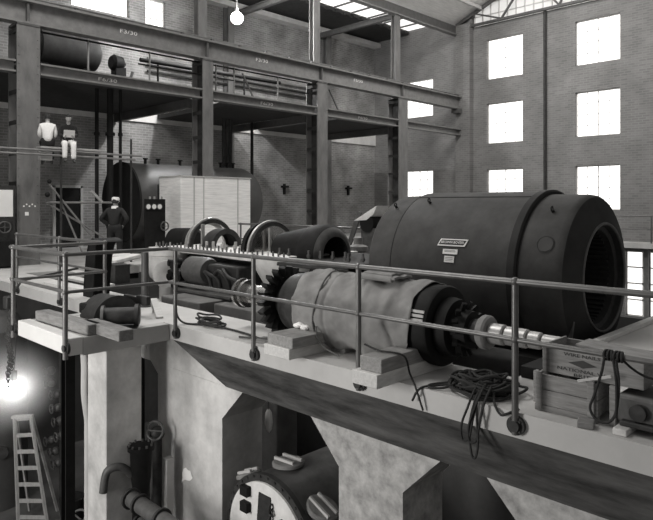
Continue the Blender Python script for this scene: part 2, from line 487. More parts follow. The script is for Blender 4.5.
# crane girder with its rail
g = thing('crane_girder', 'long riveted crane girder across the top of the big columns, lettered in white', 'girder', (-18.2,16,6.7))
GX = -18.0
part('web', MB().box(GX-.2,GX-.16, 2.4, 28.34, 6.78, 7.32), 'steel_light', g)
part('bottom_flange', MB().box(GX-.36,GX, 2.4, 28.34, 6.72, 6.78), 'steel_light', g)
part('top_flange', MB().box(GX-.40,GX+.04, 2.4, 28.34, 7.32, 7.38), 'steel_light', g)
part('crane_rail', MB().box(GX-.2,GX-.14, 2.4, 28.3, 7.38, 7.5).box(GX-.24,GX-.10,2.4,28.3,7.38,7.40).box(GX-.22,GX-.12,2.4,28.3,7.47,7.5), 'steel_light', g)
y = 3.0
n = 0
while y < 28.3:
    part('rail_clip', MB().box(GX-.14,GX-.02, y-.04, y+.04, 7.38, 7.46), 'steel', g); y += 1.2
for yc, *_ in cols:
    part('stiffener', MB().box(GX-.155,GX-.02, yc-.03, yc+.03, 6.79, 7.31), 'steel', g)
part('end_bracket', MB().box(GX-.4,GX+.05,28.0,28.34,6.5,6.72), 'steel', g)
for yy in (9.5, 14.9, 20.35):
    text('lettering', 'F3/30', .17, (GX-.155, yy, 7.1), (0,1,0), (0,0,1), 'paint_white', g, width=.58)
# gallery edge beams between columns
spans = [(2.6,6.10,'at the far left'), (6.76,12.15,'between the first and second big columns'), (12.61,17.67,'between the second and third big columns'), (18.29,23.02,'between the third and fourth big columns'), (23.74,28.34,'between the fourth big column and the end wall')]
for k, (a, b, w) in enumerate(spans):
    o = thing('gallery_beam', 'horizontal steel floor beam below the crane girder, %s' % w, 'beam', (-18.2,(a+b)/2,5.3))
    part('web', MB().box(-18.2,-18.16,a,b,5.38,5.62), 'steel_light', o)
    part('top_flange', MB().box(-18.34,-18.0,a,b,5.62,5.67), 'steel_light', o)
    part('bottom_flange', MB().box(-18.34,-18.0,a,b,5.33,5.38), 'steel_light', o)
    if 0 < k < 4:
        text('lettering', 'F6/30', .15, (-18.155, a+(b-a)*(.38 if k == 1 else .5), 5.5), (0,1,0), (0,0,1), 'paint_white', o, width=.6)
# gallery slabs and their cross beams
for k, (a, b) in enumerate(((2.5,12.1),(14.0,17.7),(19.6,23.4))):
    struct('floor_gallery' if k == 0 else 'floor_gallery.%03d' % k, MB().box(BACK+.12,-18.36,a,b,5.4,5.58), 'roof_dark')
for y, w in ((12.1,'behind the second big column'), (17.75,'behind the third big column'), (23.4,'behind the fourth big column')):
    one('cross_beam', 'dark beam under the upper gallery running back to the brick wall %s' % w, 'beam', MB().box(BACK+.1,-18.7,y-.09,y+.09,5.08,5.39), 'steel', (-21,y,5.1))
# ------------------------------------------------------------------ the big generator
AX = 8.6; AZ = .71
def on_cyl(x, phi, R, yc=AX, zc=AZ):
    p = math.radians(phi); return Vector((x, yc-R*math.cos(p), zc+R*math.sin(p)))
def cyl_dirs(phi):
    p = math.radians(phi); return Vector((0,-math.cos(p),math.sin(p))), Vector((0,math.sin(p),math.cos(p)))   # normal, up

gen = thing('generator', 'huge dark cylindrical generator casing with an open round end and white nameplate', 'generator', (-4.9,AX,-.6))
part('rear_casing', MB().lathe([(0,.75),(.02,1.09),(.06,1.12),(.50,1.13),(.50,1.10),(.53,1.10)], (-6.5,AX,AZ), (1,0,0), 96), 'machine', gen)
part('main_casing', MB().lathe([(0,1.0),(0,1.165),(.03,1.172),(1.98,1.172),(1.98,1.0)], (-5.98,AX,AZ), (1,0,0), 96), 'machine', gen)
part('clamp_ring', MB().lathe([(0,1.10),(0,1.195),(.10,1.195),(.12,1.17),(.12,1.0)], (-4.03,AX,AZ), (1,0,0), 96), 'machine_end', gen)
bell = part('end_bell', MB().lathe([(0,1.0),(0,1.13),(.50,1.122),(.57,1.11),(.60,1.085)], (-3.93,AX,AZ), (1,0,0), 96), 'machine', gen)
part('end_face', MB().lathe([(0,1.085),(.03,1.03),(.10,.80),(.115,.76),(.115,.70)], (-3.33,AX,AZ), (1,0,0), 96), 'machine_end', gen)
part('bore_lip', MB().torus((-3.215,AX,AZ), (1,0,0), .725, .02, 80, 8), 'iron_mid', gen)
bore = part('bore', MB().lathe([(0,.70),(-.08,.70),(-.1,.64),(-2.6,.64)], (-3.22,AX,AZ), (1,0,0), 72, cap1=True), 'bore', gen)
sl = MB()
for k in range(48):
    a = 2*PI*k/48
    c = Vector((0, math.cos(a), math.sin(a)))
    sl.bar((-5.7, AX+c.y*.625, AZ+c.z*.625), (-3.4, AX+c.y*.625, AZ+c.z*.625), .03, .035, up=c)
part('slot_teeth', sl, 'bore', bore)['kind'] = 'stuff'
st = MB()
st.tube([on_cyl(x, 68.6, 1.174) for x in (-5.97,-4.03)], .008, 6)
part('seam_ring', MB().torus((-5.985,AX,AZ), (1,0,0), 1.158, .012, 96, 6), 'black', gen)
part('seam_strip', st, 'machine_end', gen)
for x, ph, R in ((-6.26,55,1.145),(-5.64,59,1.172),(-3.62,52,1.13)):
    n, u = cyl_dirs(ph); c = on_cyl(x, ph, R)
    e = MB().cyl(c-n*.01, c+n*.03, .022, n=10).torus(c+n*.05, (1,0,0), .028, .009, 16, 6)
    part('eye_bolt', e, 'black', gen)
for x, ph in ((-3.57,25),):
    n, u = cyl_dirs(ph); c = on_cyl(x, ph, 1.128 if x > -4 else 1.145)
    part('inspection_cover', MB().cyl(c-n*.02, c+n*.004, .10, n=28).torus(c+n*.002, n, .112, .004, 28, 6), 'machine', gen)
def plate(x0, x1, ph, h, name, m, lab=None, s=0.0):
    n, u = cyl_dirs(ph); c = on_cyl((x0+x1)/2, ph, 1.172)
    w = x1-x0; q = MB()
    P = [c+n*.004+Vector((1,0,0))*(a*w/2+s*b)+u*(b*h/2) for a, b in ((-1,-1),(1,-1),(1,1),(-1,1))]
    q.prism(P, n*.012)
    return part(name, q, m, gen, label=lab), c+n*.0165, u
np_, c, u = plate(-5.13,-4.68, 22, .105, 'nameplate', 'plate', 'white bordered nameplate with white letters', .02)
n, _ = cyl_dirs(22); q = MB()
P = [c+Vector((1,0,0))*(a*.205+.02*b)+u*(b*.036) for a, b in ((-1,-1),(1,-1),(1,1),(-1,1))]
q.prism(P, n*.003)
part('nameplate_field', q, 'ink', np_)
text('lettering', 'BROWN BOVERI', .052, c+n*.0045, (1,0,0), u, 'plate', np_, .001, width=.37)
p2, c, u = plate(-5.04,-4.80, 15.5, .07, 'maker_plate', 'plate', 'small white plate under the nameplate'); n,_ = cyl_dirs(15.5)
q = MB()
for k in (-1,0,1): q.box(c.x-.09,c.x+.09,c.y-.002,c.y+.001,c.z+k*.017-.003,c.z+k*.017+.003)
part('print_line', q, 'iron_mid', p2)['kind'] = 'stuff'
p3, c, u = plate(-5.0,-4.84, 10.3, .09, 'rating_plate', 'plate', 'lowest small white plate'); q = MB()
for k in (-1,0,1): q.box(c.x-.06,c.x+.06,c.y-.004,c.y+.001,c.z+k*.023-.003,c.z+k*.023+.003)
part('print_line', q, 'iron_mid', p3)['kind'] = 'stuff'
one('shade_slab', 'low black slab added to darken the floor behind the crates and the shaft end', 'block', MB().box(-2.92,-2.3,5.66,6.4,0,.12), 'black', (-2.6,6,0), None, .01)  # black slab put in for the dark patch of floor here
for x in (-6.0,-3.75):
    part('foot', MB().box(x-.3,x+.3,AX-1.0,AX+1.0,-.75,-.3), 'machine_end', gen)
# small tapering strut leaning at the open end
part('end_strut', MB().bar((-3.34,7.62,-.55),(-3.30,7.80,.34),.05,.03), 'iron_mid', gen)
one('machine_foundation', 'dark concrete foundation block below the generator', 'foundation', MB().box(-6.6,-3.1,7.3,9.9,LOW,-.75), 'basement', (-4.9,8.6,LOW))

# ------------------------------------------------------------------ rotor on blocks in front of it
RY = 5.35; RZ = .46
ro = thing('generator_rotor', 'long generator rotor with a bright stepped shaft on wood blocks behind the front railing', 'rotor', (-4.6,RY,.04))
X = (1,0,0)
part('coupling_flange', MB().lathe([(0,.0),(0,.20),(.06,.205),(.06,.15),(.12,.15),(.12,.19),(.17,.19),(.17,.13),(.22,.13)], (-6.95,RY,RZ), X, 40), 'polished', ro)
part('journal', MB().lathe([(0,.13),(.5,.13),(.5,.17),(.62,.17),(.62,.2)], (-6.75,RY,RZ), X, 40), 'polished', ro)
fan = part('fan_hub', MB().lathe([(0,.16),(0,.30),(.16,.31),(.16,.24),(.30,.26),(.62,.33),(.62,.0)], (-6.13,RY,RZ), X, 48), 'black', ro)
nb = 22
for k in range(nb):
    a = 2*PI*k/nb
    c = Vector((0,math.cos(a),math.sin(a))); t = Vector((0,-math.sin(a),math.cos(a)))
    o = Vector((-6.05,RY,RZ))
    bl = MB()
    P = [o+c*.29-t*.035+Vector((-.05,0,0)), o+c*.29+t*.03+Vector((-.02,0,0)), o+c*.425+t*.035+Vector((-.02,0,0)), o+c*.44-t*.01+Vector((-.05,0,0))]
    bl.prism(P, (.12,0,0))
    part('fan_blade', bl, 'black', ro)
part('winding_end', MB().lathe([(0,.30),(.05,.36),(.42,.38),(.42,.2)], (-5.83,RY,RZ), X, 48), 'iron', ro)
part('barrel', MB().lathe([(0,.2),(0,.395),(1.85,.395),(1.85,.2)], (-5.6,RY,RZ), X, 64), 'iron', ro)
part('retaining_ring', MB().lathe([(0,.3),(0,.405),(.20,.41),(.225,.395),(.225,.24)], (-3.78,RY,RZ), X, 64), 'black', ro)
q = MB()
for ph in (26, 20, 14):
    a = on_cyl(-3.76, ph, .412, RY, RZ); b = on_cyl(-3.49, ph, .414, RY, RZ)
    b.x = -3.58
    q.bar(a, b, .014, .026)
part('bright_wedge', q, 'casting', ro)['kind'] = 'stuff'
fan2 = part('exciter_winding', MB().lathe([(0,.24),(.03,.30),(.14,.28),(.14,.20),(.30,.18),(.30,.0)], (-3.56,RY,RZ), X, 40), 'black', ro)
for k in range(14):
    a = 2*PI*k/14; c = Vector((0,math.cos(a),math.sin(a)))
    part('winding_lug', MB().bar(Vector((-3.36,RY,RZ))+c*.19, Vector((-3.32,RY,RZ))+c*.27, .05, .03), 'black', ro)
part('shaft_sleeve', MB().lathe([(0,.11),(.10,.125),(.16,.125)], (-3.27,RY,RZ), X, 36), 'iron', ro)
part('collar', MB().lathe([(0,.0),(0,.15),(.02,.165),(.07,.165),(.09,.15),(.09,.09)], (-3.16,RY,RZ), X, 44), 'cover', ro)
xs = [(-3.07,.098),(-2.90,.088),(-2.67,.078),(-2.54,.066)]
for (a, r), e in zip(xs, (-2.915,-2.685,-2.555,-2.36)):
    part('shaft_step', MB().lathe([(0,.0),(0,r*.86),(.008,r),(e-a-.012,r),(e-a,r*.86),(e-a,0)], (a,RY,RZ), X, 36), 'bright', ro)

# canvas wrapped about the barrel: one sheet with creases, open flap at the lower right
bm = bmesh.new(); NU, NV = 130, 120; V = []
rnd = random.Random(3)
ph = [rnd.uniform(0,6.28) for _ in range(12)]
for i in range(NU+1):
    row = []; tt = i/NU; x = -5.45+1.72*tt
    for j in range(NV+1):
        a = math.radians(-100 + 300*j/NV)             # angle from the near side, over the top, to the far side
        w = .011*math.sin(23*tt+ph[0]+2*a)*math.sin(5*a+ph[6])+.007*math.sin(41*tt+3*a+ph[1])+.012*math.sin(9*a+14*tt+ph[2])*math.sin(6*tt+ph[3])+.014*(abs(noise.noise(Vector((tt*7,a*2.2,3))))-.2)+.008*noise.noise(Vector((tt*19,a*6,9)))
        r = .437 + w + (.02*math.exp(-((tt-.62)/.03)**2)) - .018*math.exp(-((tt-.30)/.012)**2)
        if a < 0: r += .03*math.sin(17*tt+ph[4])*(-a) + .05*max(0,-a-.6)
        xx = x + .015*math.sin(5*a+ph[5])*(1 if i in (0,NU) else 0)
        if a < -.35 and tt > .80: xx -= (tt-.80)*min(1,(-.35-a))*1.5    # the flap drawn back under the belly
        row.append(bm.verts.new((xx, RY-r*math.cos(a), RZ+r*math.sin(a))))
    V.append(row)
for i in range(NU):
    for j in range(NV): bm.faces.new((V[i][j],V[i+1][j],V[i+1][j+1],V[i][j+1]))
m_ = MB(); m_.bm.free(); m_.bm = bm
cv = one('canvas_cover', 'grey canvas sheet wrapped round the rotor and tied with rope', 'canvas', m_, 'canvas', (-4.7,RY,.05), ang=80)
sol = cv.modifiers.new('thickness','SOLIDIFY'); sol.thickness = .008
q = MB()
q.tube([(-5.06+.03*math.sin(3*a), RY-.452*math.cos(a), RZ+.452*math.sin(a)) for a in [math.radians(-95+290*k/40) for k in range(41)]], .011, 6)
q.tube([on_cyl(-5.04,-20,.45,RY,RZ), (-4.96,4.86,.20), (-4.86,4.88,.10),(-4.70,4.95,.03)], .01, 6)
part('tie_rope', q, 'twine', cv)
# folded canvas lying on top of the rotor
bm = MB()
def fold(x0, x1, yc, z, th, w):
    pts = []
    for s in range(13): pts.append((w*math.cos(PI/2+PI*s/12)*.12-.10, 0))
    prof = [(-w,0),(-w*.4,.012),(0,0),(w*.5,.016),(w,.0)]
    top = [(yc+a, z+b+th) for a, b in prof]; bot = [(yc+a, z+b) for a, b in reversed(prof)]
    bm.prism([(x0+.02*(y-yc), y, zz) for y, zz in top+bot], (x1-x0,0,0))
fold(-4.55,-4.03,5.24,.90,.03,.15); fold(-4.50,-4.10,5.26,.935,.022,.13)
bm.lathe([(0,.0),(0,.035),(.44,.032),(.44,0)], (-4.52,5.10,.915), (1,.03,-.02), 14)
one('folded_canvas', 'folded piece of canvas lying on top of the wrapped rotor', 'canvas', bm, 'canvas', (-4.3,5.25,.9), bev=.008)

# ------------------------------------------------------------------ turbine set behind, on the same line as the generator
tb = thing('turbine', 'opened turbine set with bolted lower casings and big rings, left of the generator', 'turbine', (-10.5,AX,-.6))
q = MB()
q.prism([(-13.1,7.35,.63),(-11.2,7.45,.63),(-9.4,7.20,.63),(-8.75,7.22,.63),(-8.75,9.8,.63),(-13.1,9.8,.63)], (0,0,.07))
part('casing_flange', q, 'casting', tb, bev=.01)
part('rear_flange', MB().prism([(-8.74,7.24,.60),(-7.6,7.25,.60),(-7.0,7.6,.60),(-7.0,9.8,.60),(-8.74,9.8,.60)], (0,0,.07)), 'iron', tb, bev=.01)
part('lower_casing', MB().box(-12.2,-7.2,7.75,9.6,-.9,.63), 'iron', tb, bev=.05)
# pale exhaust bowls
bowl = MB().lathe([(0,.0),(.0,.36),(.08,.36),(.11,.18),(.40,.18),(.50,.26),(.62,.38),(.80,.44),(1.10,.45),(1.12,.50),(1.24,.50),(1.24,0)], (-12.38,7.42,-.55), (0,0,1), 40)
part('inlet_bowl', bowl, 'casting', tb, label='pale cast bowl at the left end')
part('bowl_neck', MB().lathe([(0,.18),(.05,.2),(.10,.2),(.36,.2),(.36,.29),(.44,.29),(.44,.12),(.40,0)], (-12.1,7.3,.2), (.75,-.6,0), 28), 'casting', tb)
cone = MB().lathe([(0,.05),(.10,.25),(.7,.66),(.85,.70)], (-8.75,7.75,-.20), (0,.1,1), 36)
part('exhaust_bowl', cone, 'casting', tb, label='pale conical exhaust bowl')
# round ribbed casing with the worn highlight, pipes and valves
part('valve_chest', MB().lathe([(0,0),(0,.22),(.06,.27),(.6,.28),(.7,.24),(.7,0)], (-10.95,7.1,.36), (1,0,0), 32), 'iron_mid', tb)
q = MB(); rnd = random.Random(17)
for k in range(12):
    c = Vector((-11.45+rnd.uniform(0,.5),6.95+rnd.uniform(-.05,.1),.02+rnd.uniform(0,.5)))
    q.cyl(c, c+Vector((rnd.uniform(-.05,.05),-.14,rnd.uniform(-.04,.04))), rnd.uniform(.05,.09), n=12)
part('valve_cluster', q, 'black', tb)['kind'] = 'stuff'
for k in range(4):
    part('pipe', MB().tube(wander([(-10.6+.3*k,7.0,.45-.07*(k%3)),(-10.35+.3*k,6.95,.42-.09*(k%2)),(-10.15+.3*k,7.0,.25),(-10.1+.3*k,7.05,-.05)],.03), .035, 8), 'iron', tb)
part('side_casing', MB().box(-10.55,-9.3,7.05,7.8,-.12,.52), 'iron', tb, bev=.04)
part('side_ledge', MB().box(-11.2,-9.2,6.8,7.3,-.06,.0), 'iron_mid', tb, bev=.01)
# studs standing along the flange
k = 0; x = -13.0
while x < -8.2:
    yy = 7.5 if x < -11.3 else 7.5-.13*(x+11.3)/1.9 if x < -9.4 else 7.36
    h = .10+.05*((k*37) % 5)/4
    part('stud', MB().cyl((x,yy,.69),(x,yy,.70+h),.018,n=8).cyl((x,yy,.70),(x,yy,.735),.034,n=6), 'bright' if k % 4 == 0 else 'iron_mid', tb)
    x += .15; k += 1
for x in (-9.2,-8.9,-8.55,-8.3,-8.05,-7.8,-7.55,-7.3,-7.1):
    yy = 7.9+.25*((x*13) % 1)
    part('stud', MB().cyl((x,yy,.69),(x,yy,.84),.022,n=8).cyl((x,yy,.71),(x,yy,.76),.04,n=6), 'iron_mid', tb)
# diaphragm rings standing on the flange
def ring(x, R, lab):
    r_ = part('diaphragm_ring', MB().lathe([(0,R-.05),(0,R),(.03,R+.01),(.06,R),(.06,R-.05),(0,R-.05)], (x,AX,AZ), X, 56), 'bright', tb, label=lab)
    part('ring_groove', MB().lathe([(0,R-.12),(0,R-.03),(.05,R-.03),(.05,R-.12),(0,R-.12)], (x+.06,AX,AZ), X, 56), 'iron', r_)
    return r_
r1 = ring(-12.42, .66, 'left bright ring')
part('rear_ring', MB().lathe([(0,.50),(0,.60),(.06,.60),(.06,.50),(0,.50)], (-12.6,AX,AZ), X, 48), 'bright', r1)
part('inner_shell', MB().lathe([(0,.30),(0,.38),(.12,.42),(.45,.42),(.45,.30)], (-12.2,AX,AZ), X, 48), 'iron', r1)
part('upright_bar', MB().box(-12.28,-12.22,AX-.36,AX-.29,AZ,AZ+.52), 'bright', r1)
r2 = ring(-10.2, .64, 'right bright ring')
part('disc', MB().lathe([(0,.10),(0,.52),(.03,.52),(.03,.10)], (-10.12,AX,AZ), X, 56), 'polished', r2)
part('upright_bar', MB().box(-10.02,-9.98,AX-.2,AX-.14,AZ,AZ+.48), 'bright', r2)
part('backing_ring', MB().lathe([(0,.45),(0,.60),(.14,.62),(.14,.45)], (-10.45,AX,AZ), X, 56), 'black', r2)
part('bearing_housing', MB().lathe([(0,0),(0,.25),(.1,.32),(.9,.34),(1.0,.25),(1.0,0)], (-14.2,AX+.1,AZ+.05), X, 32), 'black', tb)
q = MB()
for k in range(26):
    x = -11.9+.068*k; yy = AX-.25+.3*math.sin(k*2.3)
    q.cyl((x,yy,.68),(x,yy,.76+.1*(k%3)/2),.035,n=7)
part('valve_gear', q, 'bright', tb)['kind'] = 'stuff'
# black conical shell with a thick open end
sh = part('cylinder_shell', MB().lathe([(0,.0),(0,.30),(.05,.37),(.9,.52),(1.0,.53),(1.05,.56),(1.38,.57),(1.46,.52)], (-9.80,AX,AZ+.02), X, 64), 'black', tb, label='black tapering shell with an open end')
part('shell_rim', MB().lathe([(0,.52),(.05,.47),(.09,.40),(.09,.34)], (-8.34,AX,AZ+.02), X, 64), 'iron_mid', sh)
part('shell_bore', MB().lathe([(0,.34),(-.7,.33)], (-8.26,AX,AZ+.02), X, 48, cap1=True), 'bore', sh)
one('machine_pedestal', 'grey concrete pedestal under the turbine, behind the rotor coupling', 'pedestal', MB().box(-9.35,-7.6,6.55,7.0,LOW,-.10), 'foundation', (-8.4,7,LOW), bev=.02)
one('machine_pedestal', 'small grey concrete pedestal left of the larger one under the turbine', 'pedestal', MB().box(-10.75,-9.45,6.3,7.0,LOW,-.08), 'foundation', (-9.9,7,LOW), bev=.02)
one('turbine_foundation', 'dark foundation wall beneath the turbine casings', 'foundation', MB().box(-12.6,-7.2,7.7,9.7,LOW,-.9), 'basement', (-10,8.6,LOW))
# ------------------------------------------------------------------ pipe railings
FY = 4.655
def pipe_rail(name, label, runs, posts, group=None):
    """runs: list of (name, points, radius); posts: (x, y, ztop, zbottom, radius, flange direction or None)"""
    t = thing(name, label, 'railing', (posts[0][0], posts[0][1], 0), group)
    for nm, pts, r in runs: part(nm, MB().tube(pts, r, 12), 'rail_paint', t)
    for x, y, zt, zb, r, fl in posts:
        q = MB().cyl((x,y,zb),(x,y,zt),r,n=14)
        for z in (1.07,.6):
            if z < zt+.05: q.sphere((x,y,z), r*1.35, n=12)
        p = part('post', q, 'rail_paint', t)
        if fl:
            f = Vector(fl); c = Vector((x,y,-.10))
            b = MB().cyl(c+f*.0, c+f*.035, .078, n=24).cyl(c-f*.03, c+f*.0, .045, n=16)
            for k in range(4):
                a = PI/4+k*PI/2; s_ = f.cross(Vector((0,0,1)))
                b.cyl(c-f*.012+s_*math.cos(a)*.055+Vector((0,0,math.sin(a)*.055)), c+f*.01+s_*math.cos(a)*.055+Vector((0,0,math.sin(a)*.055)), .012, n=8)
            part('flange', b, 'iron', p)
    return t
pipe_rail('pipe_railing', 'long two-bar pipe railing along the front edge of the floor, in front of the rotor',
    [('top_rail', [(-7.72,FY,1.07),(.9,FY,1.07)], .026), ('mid_rail', [(-7.72,FY,.6),(.9,FY,.6)], .022)],
    [(-7.56,FY,1.07,-.17,.028,(0,1,0)),(-5.83,FY,1.07,-.17,.028,(0,1,0)),(-4.15,FY,1.07,-.17,.028,(0,1,0)),(-2.45,FY,1.07,-.17,.028,(0,1,0)),(-.75,FY,1.07,-.17,.028,(0,1,0))])
pipe_rail('pipe_railing', 'pipe railing round the three sides of the projecting bay at the left',
    [('top_rail', [(-9.68,FY,1.07),(-9.58,3.22,1.07),(-9.58,3.215,1.07)], .026), ('top_rail', [(-9.72,3.22,1.07),(-7.72,3.22,1.07)], .03), ('top_rail', [(-7.73,3.18,1.07),(-7.73,FY+.02,1.07)], .026),
     ('mid_rail', [(-9.68,FY,.6),(-9.58,3.22,.6)], .022), ('mid_rail', [(-9.72,3.22,.6),(-7.72,3.22,.6)], .024), ('mid_rail', [(-7.73,3.18,.6),(-7.73,FY+.02,.6)], .022)],
    [(-9.58,3.205,1.07,-.24,.03,(0,1,0)),(-7.75,3.205,1.07,-.24,.032,(0,1,0))])
pipe_rail('pipe_railing', 'pipe railing along the floor edge at the far left, behind the bay',
    [('top_rail', [(-13.75,FY,1.07),(-9.66,FY,1.07)], .026), ('mid_rail', [(-13.75,FY,.6),(-9.66,FY,.6)], .022)],
    [(-13.7,FY,1.07,-.17,.03,(0,1,0)),(-11.52,FY,1.07,-.17,.03,(0,1,0)),(-9.70,FY,1.07,-.17,.03,(0,1,0))])
pipe_rail('pipe_railing', 'thin pipe railing behind the turbine at the back edge of the floor',
    [('top_rail', [(-15.9,12.1,1.07),(-6.1,12.1,1.07)], .03), ('mid_rail', [(-15.9,12.1,.6),(-6.1,12.1,.6)], .022)],
    [(x,12.1,1.07,-.05,.03,None) for x in (-15.8,-13.9,-12.0,-10.1,-8.2,-6.2)])
pipe_rail('pipe_railing', 'thin pipe railing on the walkway along the windowed end wall at the right',
    [('top_rail', [(-10.5,27.75,1.2),(3.9,27.75,1.2)], .03), ('mid_rail', [(-10.5,27.75,.65),(3.9,27.75,.65)], .022)],
    [(x,27.75,1.2,.05,.03,None) for x in (-10.4,-8.5,-6.6,-4.7)])
one('steel_post', 'dark steel post under the near corner of the bay', 'post', MB().box(-8.05,-8.03,3.27,3.39,LOW,-.21).box(-7.91,-7.89,3.27,3.39,LOW,-.21).box(-8.03,-7.91,3.32,3.34,LOW,-.21), 'black', (-7.97,3.33,LOW))

# ------------------------------------------------------------------ wood blocks under the rotor
def block(x0,x1,y0,y1,z0,z1,label,m='timber_y',ro=0):
    R = Matrix.Rotation(ro,3,'Z')
    return one('wood_block', label, 'wood block', MB().box(x0,x1,y0,y1,z0,z1,R), m, ((x0+x1)/2,(y0+y1)/2,z0), None, .008)
block(-3.97,-3.66,4.36,5.6,.0,.13,'lower wood block sticking out over the floor edge beside the third railing post','timber_pale')
block(-3.93,-3.67,4.42,5.4,.13,.265,'upper wood block of the stack beside the third railing post',ro=.02)
block(-5.45,-5.02,4.5,5.5,.0,.12,'lower wood block of the stack left of the wrapped rotor','timber_pale')
block(-5.42,-4.98,4.53,5.3,.12,.24,'upper wood block of the stack left of the wrapped rotor',ro=-.03)
block(-5.6,-4.8,5.15,5.45,.0,.05,'low wood packing under the middle of the rotor')
one('steel_bar', 'thin dark steel bar lying on the floor left of the wood blocks', 'bar', MB().cyl((-6.3,4.80,.02),(-5.62,5.0,.035),.014,n=8), 'iron', (-5.8,5,.02))
block(-6.05,-5.5,4.85,5.12,.0,.03,'flat dark board on the floor left of the wood blocks','timber',.35)
q = MB(); rnd = random.Random(5)
for k in range(9): q.sphere((-5.28+rnd.uniform(-.1,.12),5.0+rnd.uniform(-.08,.08),.26+rnd.uniform(0,.03)), rnd.uniform(.03,.05), 1.3,1,.6, 8)
one('rag', 'crumpled pale rag on the wood blocks by the rotor fan', 'rag', q, 'paper', (-5.3,5.0,.24))

# black cable lying loose by the first railing post
q = MB(); rnd = random.Random(11)
q.tube(wander([(-7.62,4.72,.55),(-7.68,4.74,.2),(-7.60,4.80,.03),(-7.3,4.92,.02),(-6.9,5.0,.02),(-6.4,4.98,.02),(-6.0,4.92,.02),(-5.6,4.95,.02)], .014), .014, 8)
for k in range(5):
    c = Vector((-7.25+rnd.uniform(-.15,.2),5.02+rnd.uniform(-.08,.1),.03+.02*k)); R = rnd.uniform(.10,.2)
    q.tube([c+Vector((math.cos(a)*R*1.5,math.sin(a)*R*.6,.012*math.sin(3*a+k))) for a in [2*PI*j/24 for j in range(24)]], .014, 6, closed=True)
one('black_cable', 'tangled black cable on the floor beside the first railing post', 'cable', q, 'rope', (-7.2,5,.02))
one('lead_cable', 'single dark cable trailing over the wood blocks by the third railing post', 'cable', MB().tube(wander([(-4.12,4.72,.285),(-3.85,4.62,.283),(-3.62,4.7,.26),(-3.56,4.72,.1),(-3.48,4.69,.015),(-3.42,4.64,-.02),(-3.36,4.655,-.19)], .01), .010, 8), 'rope', (-3.8,4.7,0))

# coil of dark rope heaped on the edge, loops hanging over it
q = MB(); rnd = random.Random(21)
for k in range(34):
    t = k/34
    c = Vector((-2.95+rnd.uniform(-.09,.09), 5.0+rnd.uniform(-.09,.09),   .03+.14*t*rnd.uniform(.6,1)))
    R = (.30-.14*t)*rnd.uniform(.7,1.08); tx = rnd.uniform(-.25,.25); ty = rnd.uniform(-.25,.25); p0 = rnd.uniform(0,6)
    P = []
    for j in range(40):
        a = 2*PI*j/40; x_ = math.cos(a)*R*(1+.08*math.sin(3*a+p0)); y_ = math.sin(a)*R*.75*(1+.08*math.cos(2*a+p0))
        P.append(c+Vector((x_, y_, max(-c.z+.014, x_*tx*.5+y_*ty*.5+.014*math.sin(4*a+p0)))))
    q.tube(P, .012, 6, closed=True)
for off in ((0,0),(.07,.012)):
    a = off[0]
    q.tube(wander([(-2.90+a,4.85,.12),(-2.86+a,4.70,.08),(-2.88+a,4.63-off[1],-.05),(-2.93+a,4.62,-.2),(-2.92+a,4.615,-.32),(-2.86+a,4.62,-.30),(-2.83+a,4.63,-.15),(-2.80+a,4.65,.02),(-2.82+a,4.8,.12)], .011), .011, 6)
q.tube(wander([(-2.84,4.8,.1),(-2.82,4.66,.03),(-2.86,4.63,-.2),(-2.83,4.615,-.42),(-2.79,4.615,-.44),(-2.77,4.62,-.3),(-2.80,4.65,.0),(-2.82,4.8,.1)], .011), .011, 6)
q.tube(wander([(-3.1,4.95,.10),(-3.2,4.78,.03),(-3.33,4.72,.015),(-3.38,4.80,.015),(-3.28,4.93,.03),(-3.1,5.0,.08)], .011), .011, 6)
q.tube(wander([(-3.05,4.9,.1),(-3.25,4.85,.03),(-3.38,4.70,.015),(-3.42,4.64,-.03),(-3.47,4.64,-.12)], .011), .011, 6)
q.tube(wander([(-2.75,4.85,.08),(-2.66,4.70,.02),(-2.58,4.655,-.04),(-2.52,4.665,-.02),(-2.46,4.74,.015)], .011), .011, 6)
one('rope_coil', 'heaped coil of dark rope on the floor edge with loops hanging down', 'rope', q, 'rope', (-2.9,4.95,0))

# ------------------------------------------------------------------ crates at the right
c = thing('wooden_crate', 'lower open wooden crate standing on skids beside the fourth railing post', 'crate', (-2.15,5.02,.0))
for y in (4.90,5.26): part('skid', MB().box(-2.39,-1.88,y-.03,y+.03,.0,.05), 'timber', c, .005)
for k in range(2):
    part('front_board', MB().box(-2.37,-1.90,4.88,4.90,.05+k*.128,.05+k*.128+.124), 'crate', c, .003)
    part('back_board', MB().box(-2.37,-1.90,5.26,5.28,.05+k*.128,.05+k*.128+.124), 'crate', c, .003)
    part('end_board', MB().box(-2.39,-2.37,4.88,5.28,.05+k*.128,.05+k*.128+.124), 'crate', c, .003)
    part('end_board', MB().box(-1.90,-1.88,4.88,5.28,.05+k*.128,.05+k*.128+.124), 'crate', c, .003)
part('floor_board', MB().box(-2.37,-1.90,4.90,5.26,.05,.07), 'crate', c)
for x in (-2.35,-1.925): part('cleat', MB().box(x-.026,x+.026,4.855,4.88,.02,.325), 'crate', c, .004)
part('cleat', MB().box(-2.415,-2.39,4.90,4.96,.05,.31), 'crate', c, .004)
part('cleat', MB().box(-2.415,-2.39,5.20,5.26,.05,.34), 'crate', c, .004)
u = thing('wooden_crate', 'upper wooden crate with stencilled black words and a dark diamond', 'crate', (-1.98,5.1,.315))
part('front_panel', MB().box(-2.33,-1.56,4.925,4.945,.315,.52), 'crate', u, .003)
part('back_board', MB().box(-2.33,-1.56,5.32,5.34,.315,.53), 'crate', u, .003)
part('end_board', MB().box(-2.33,-2.31,4.945,5.32,.315,.55), 'crate', u, .003)
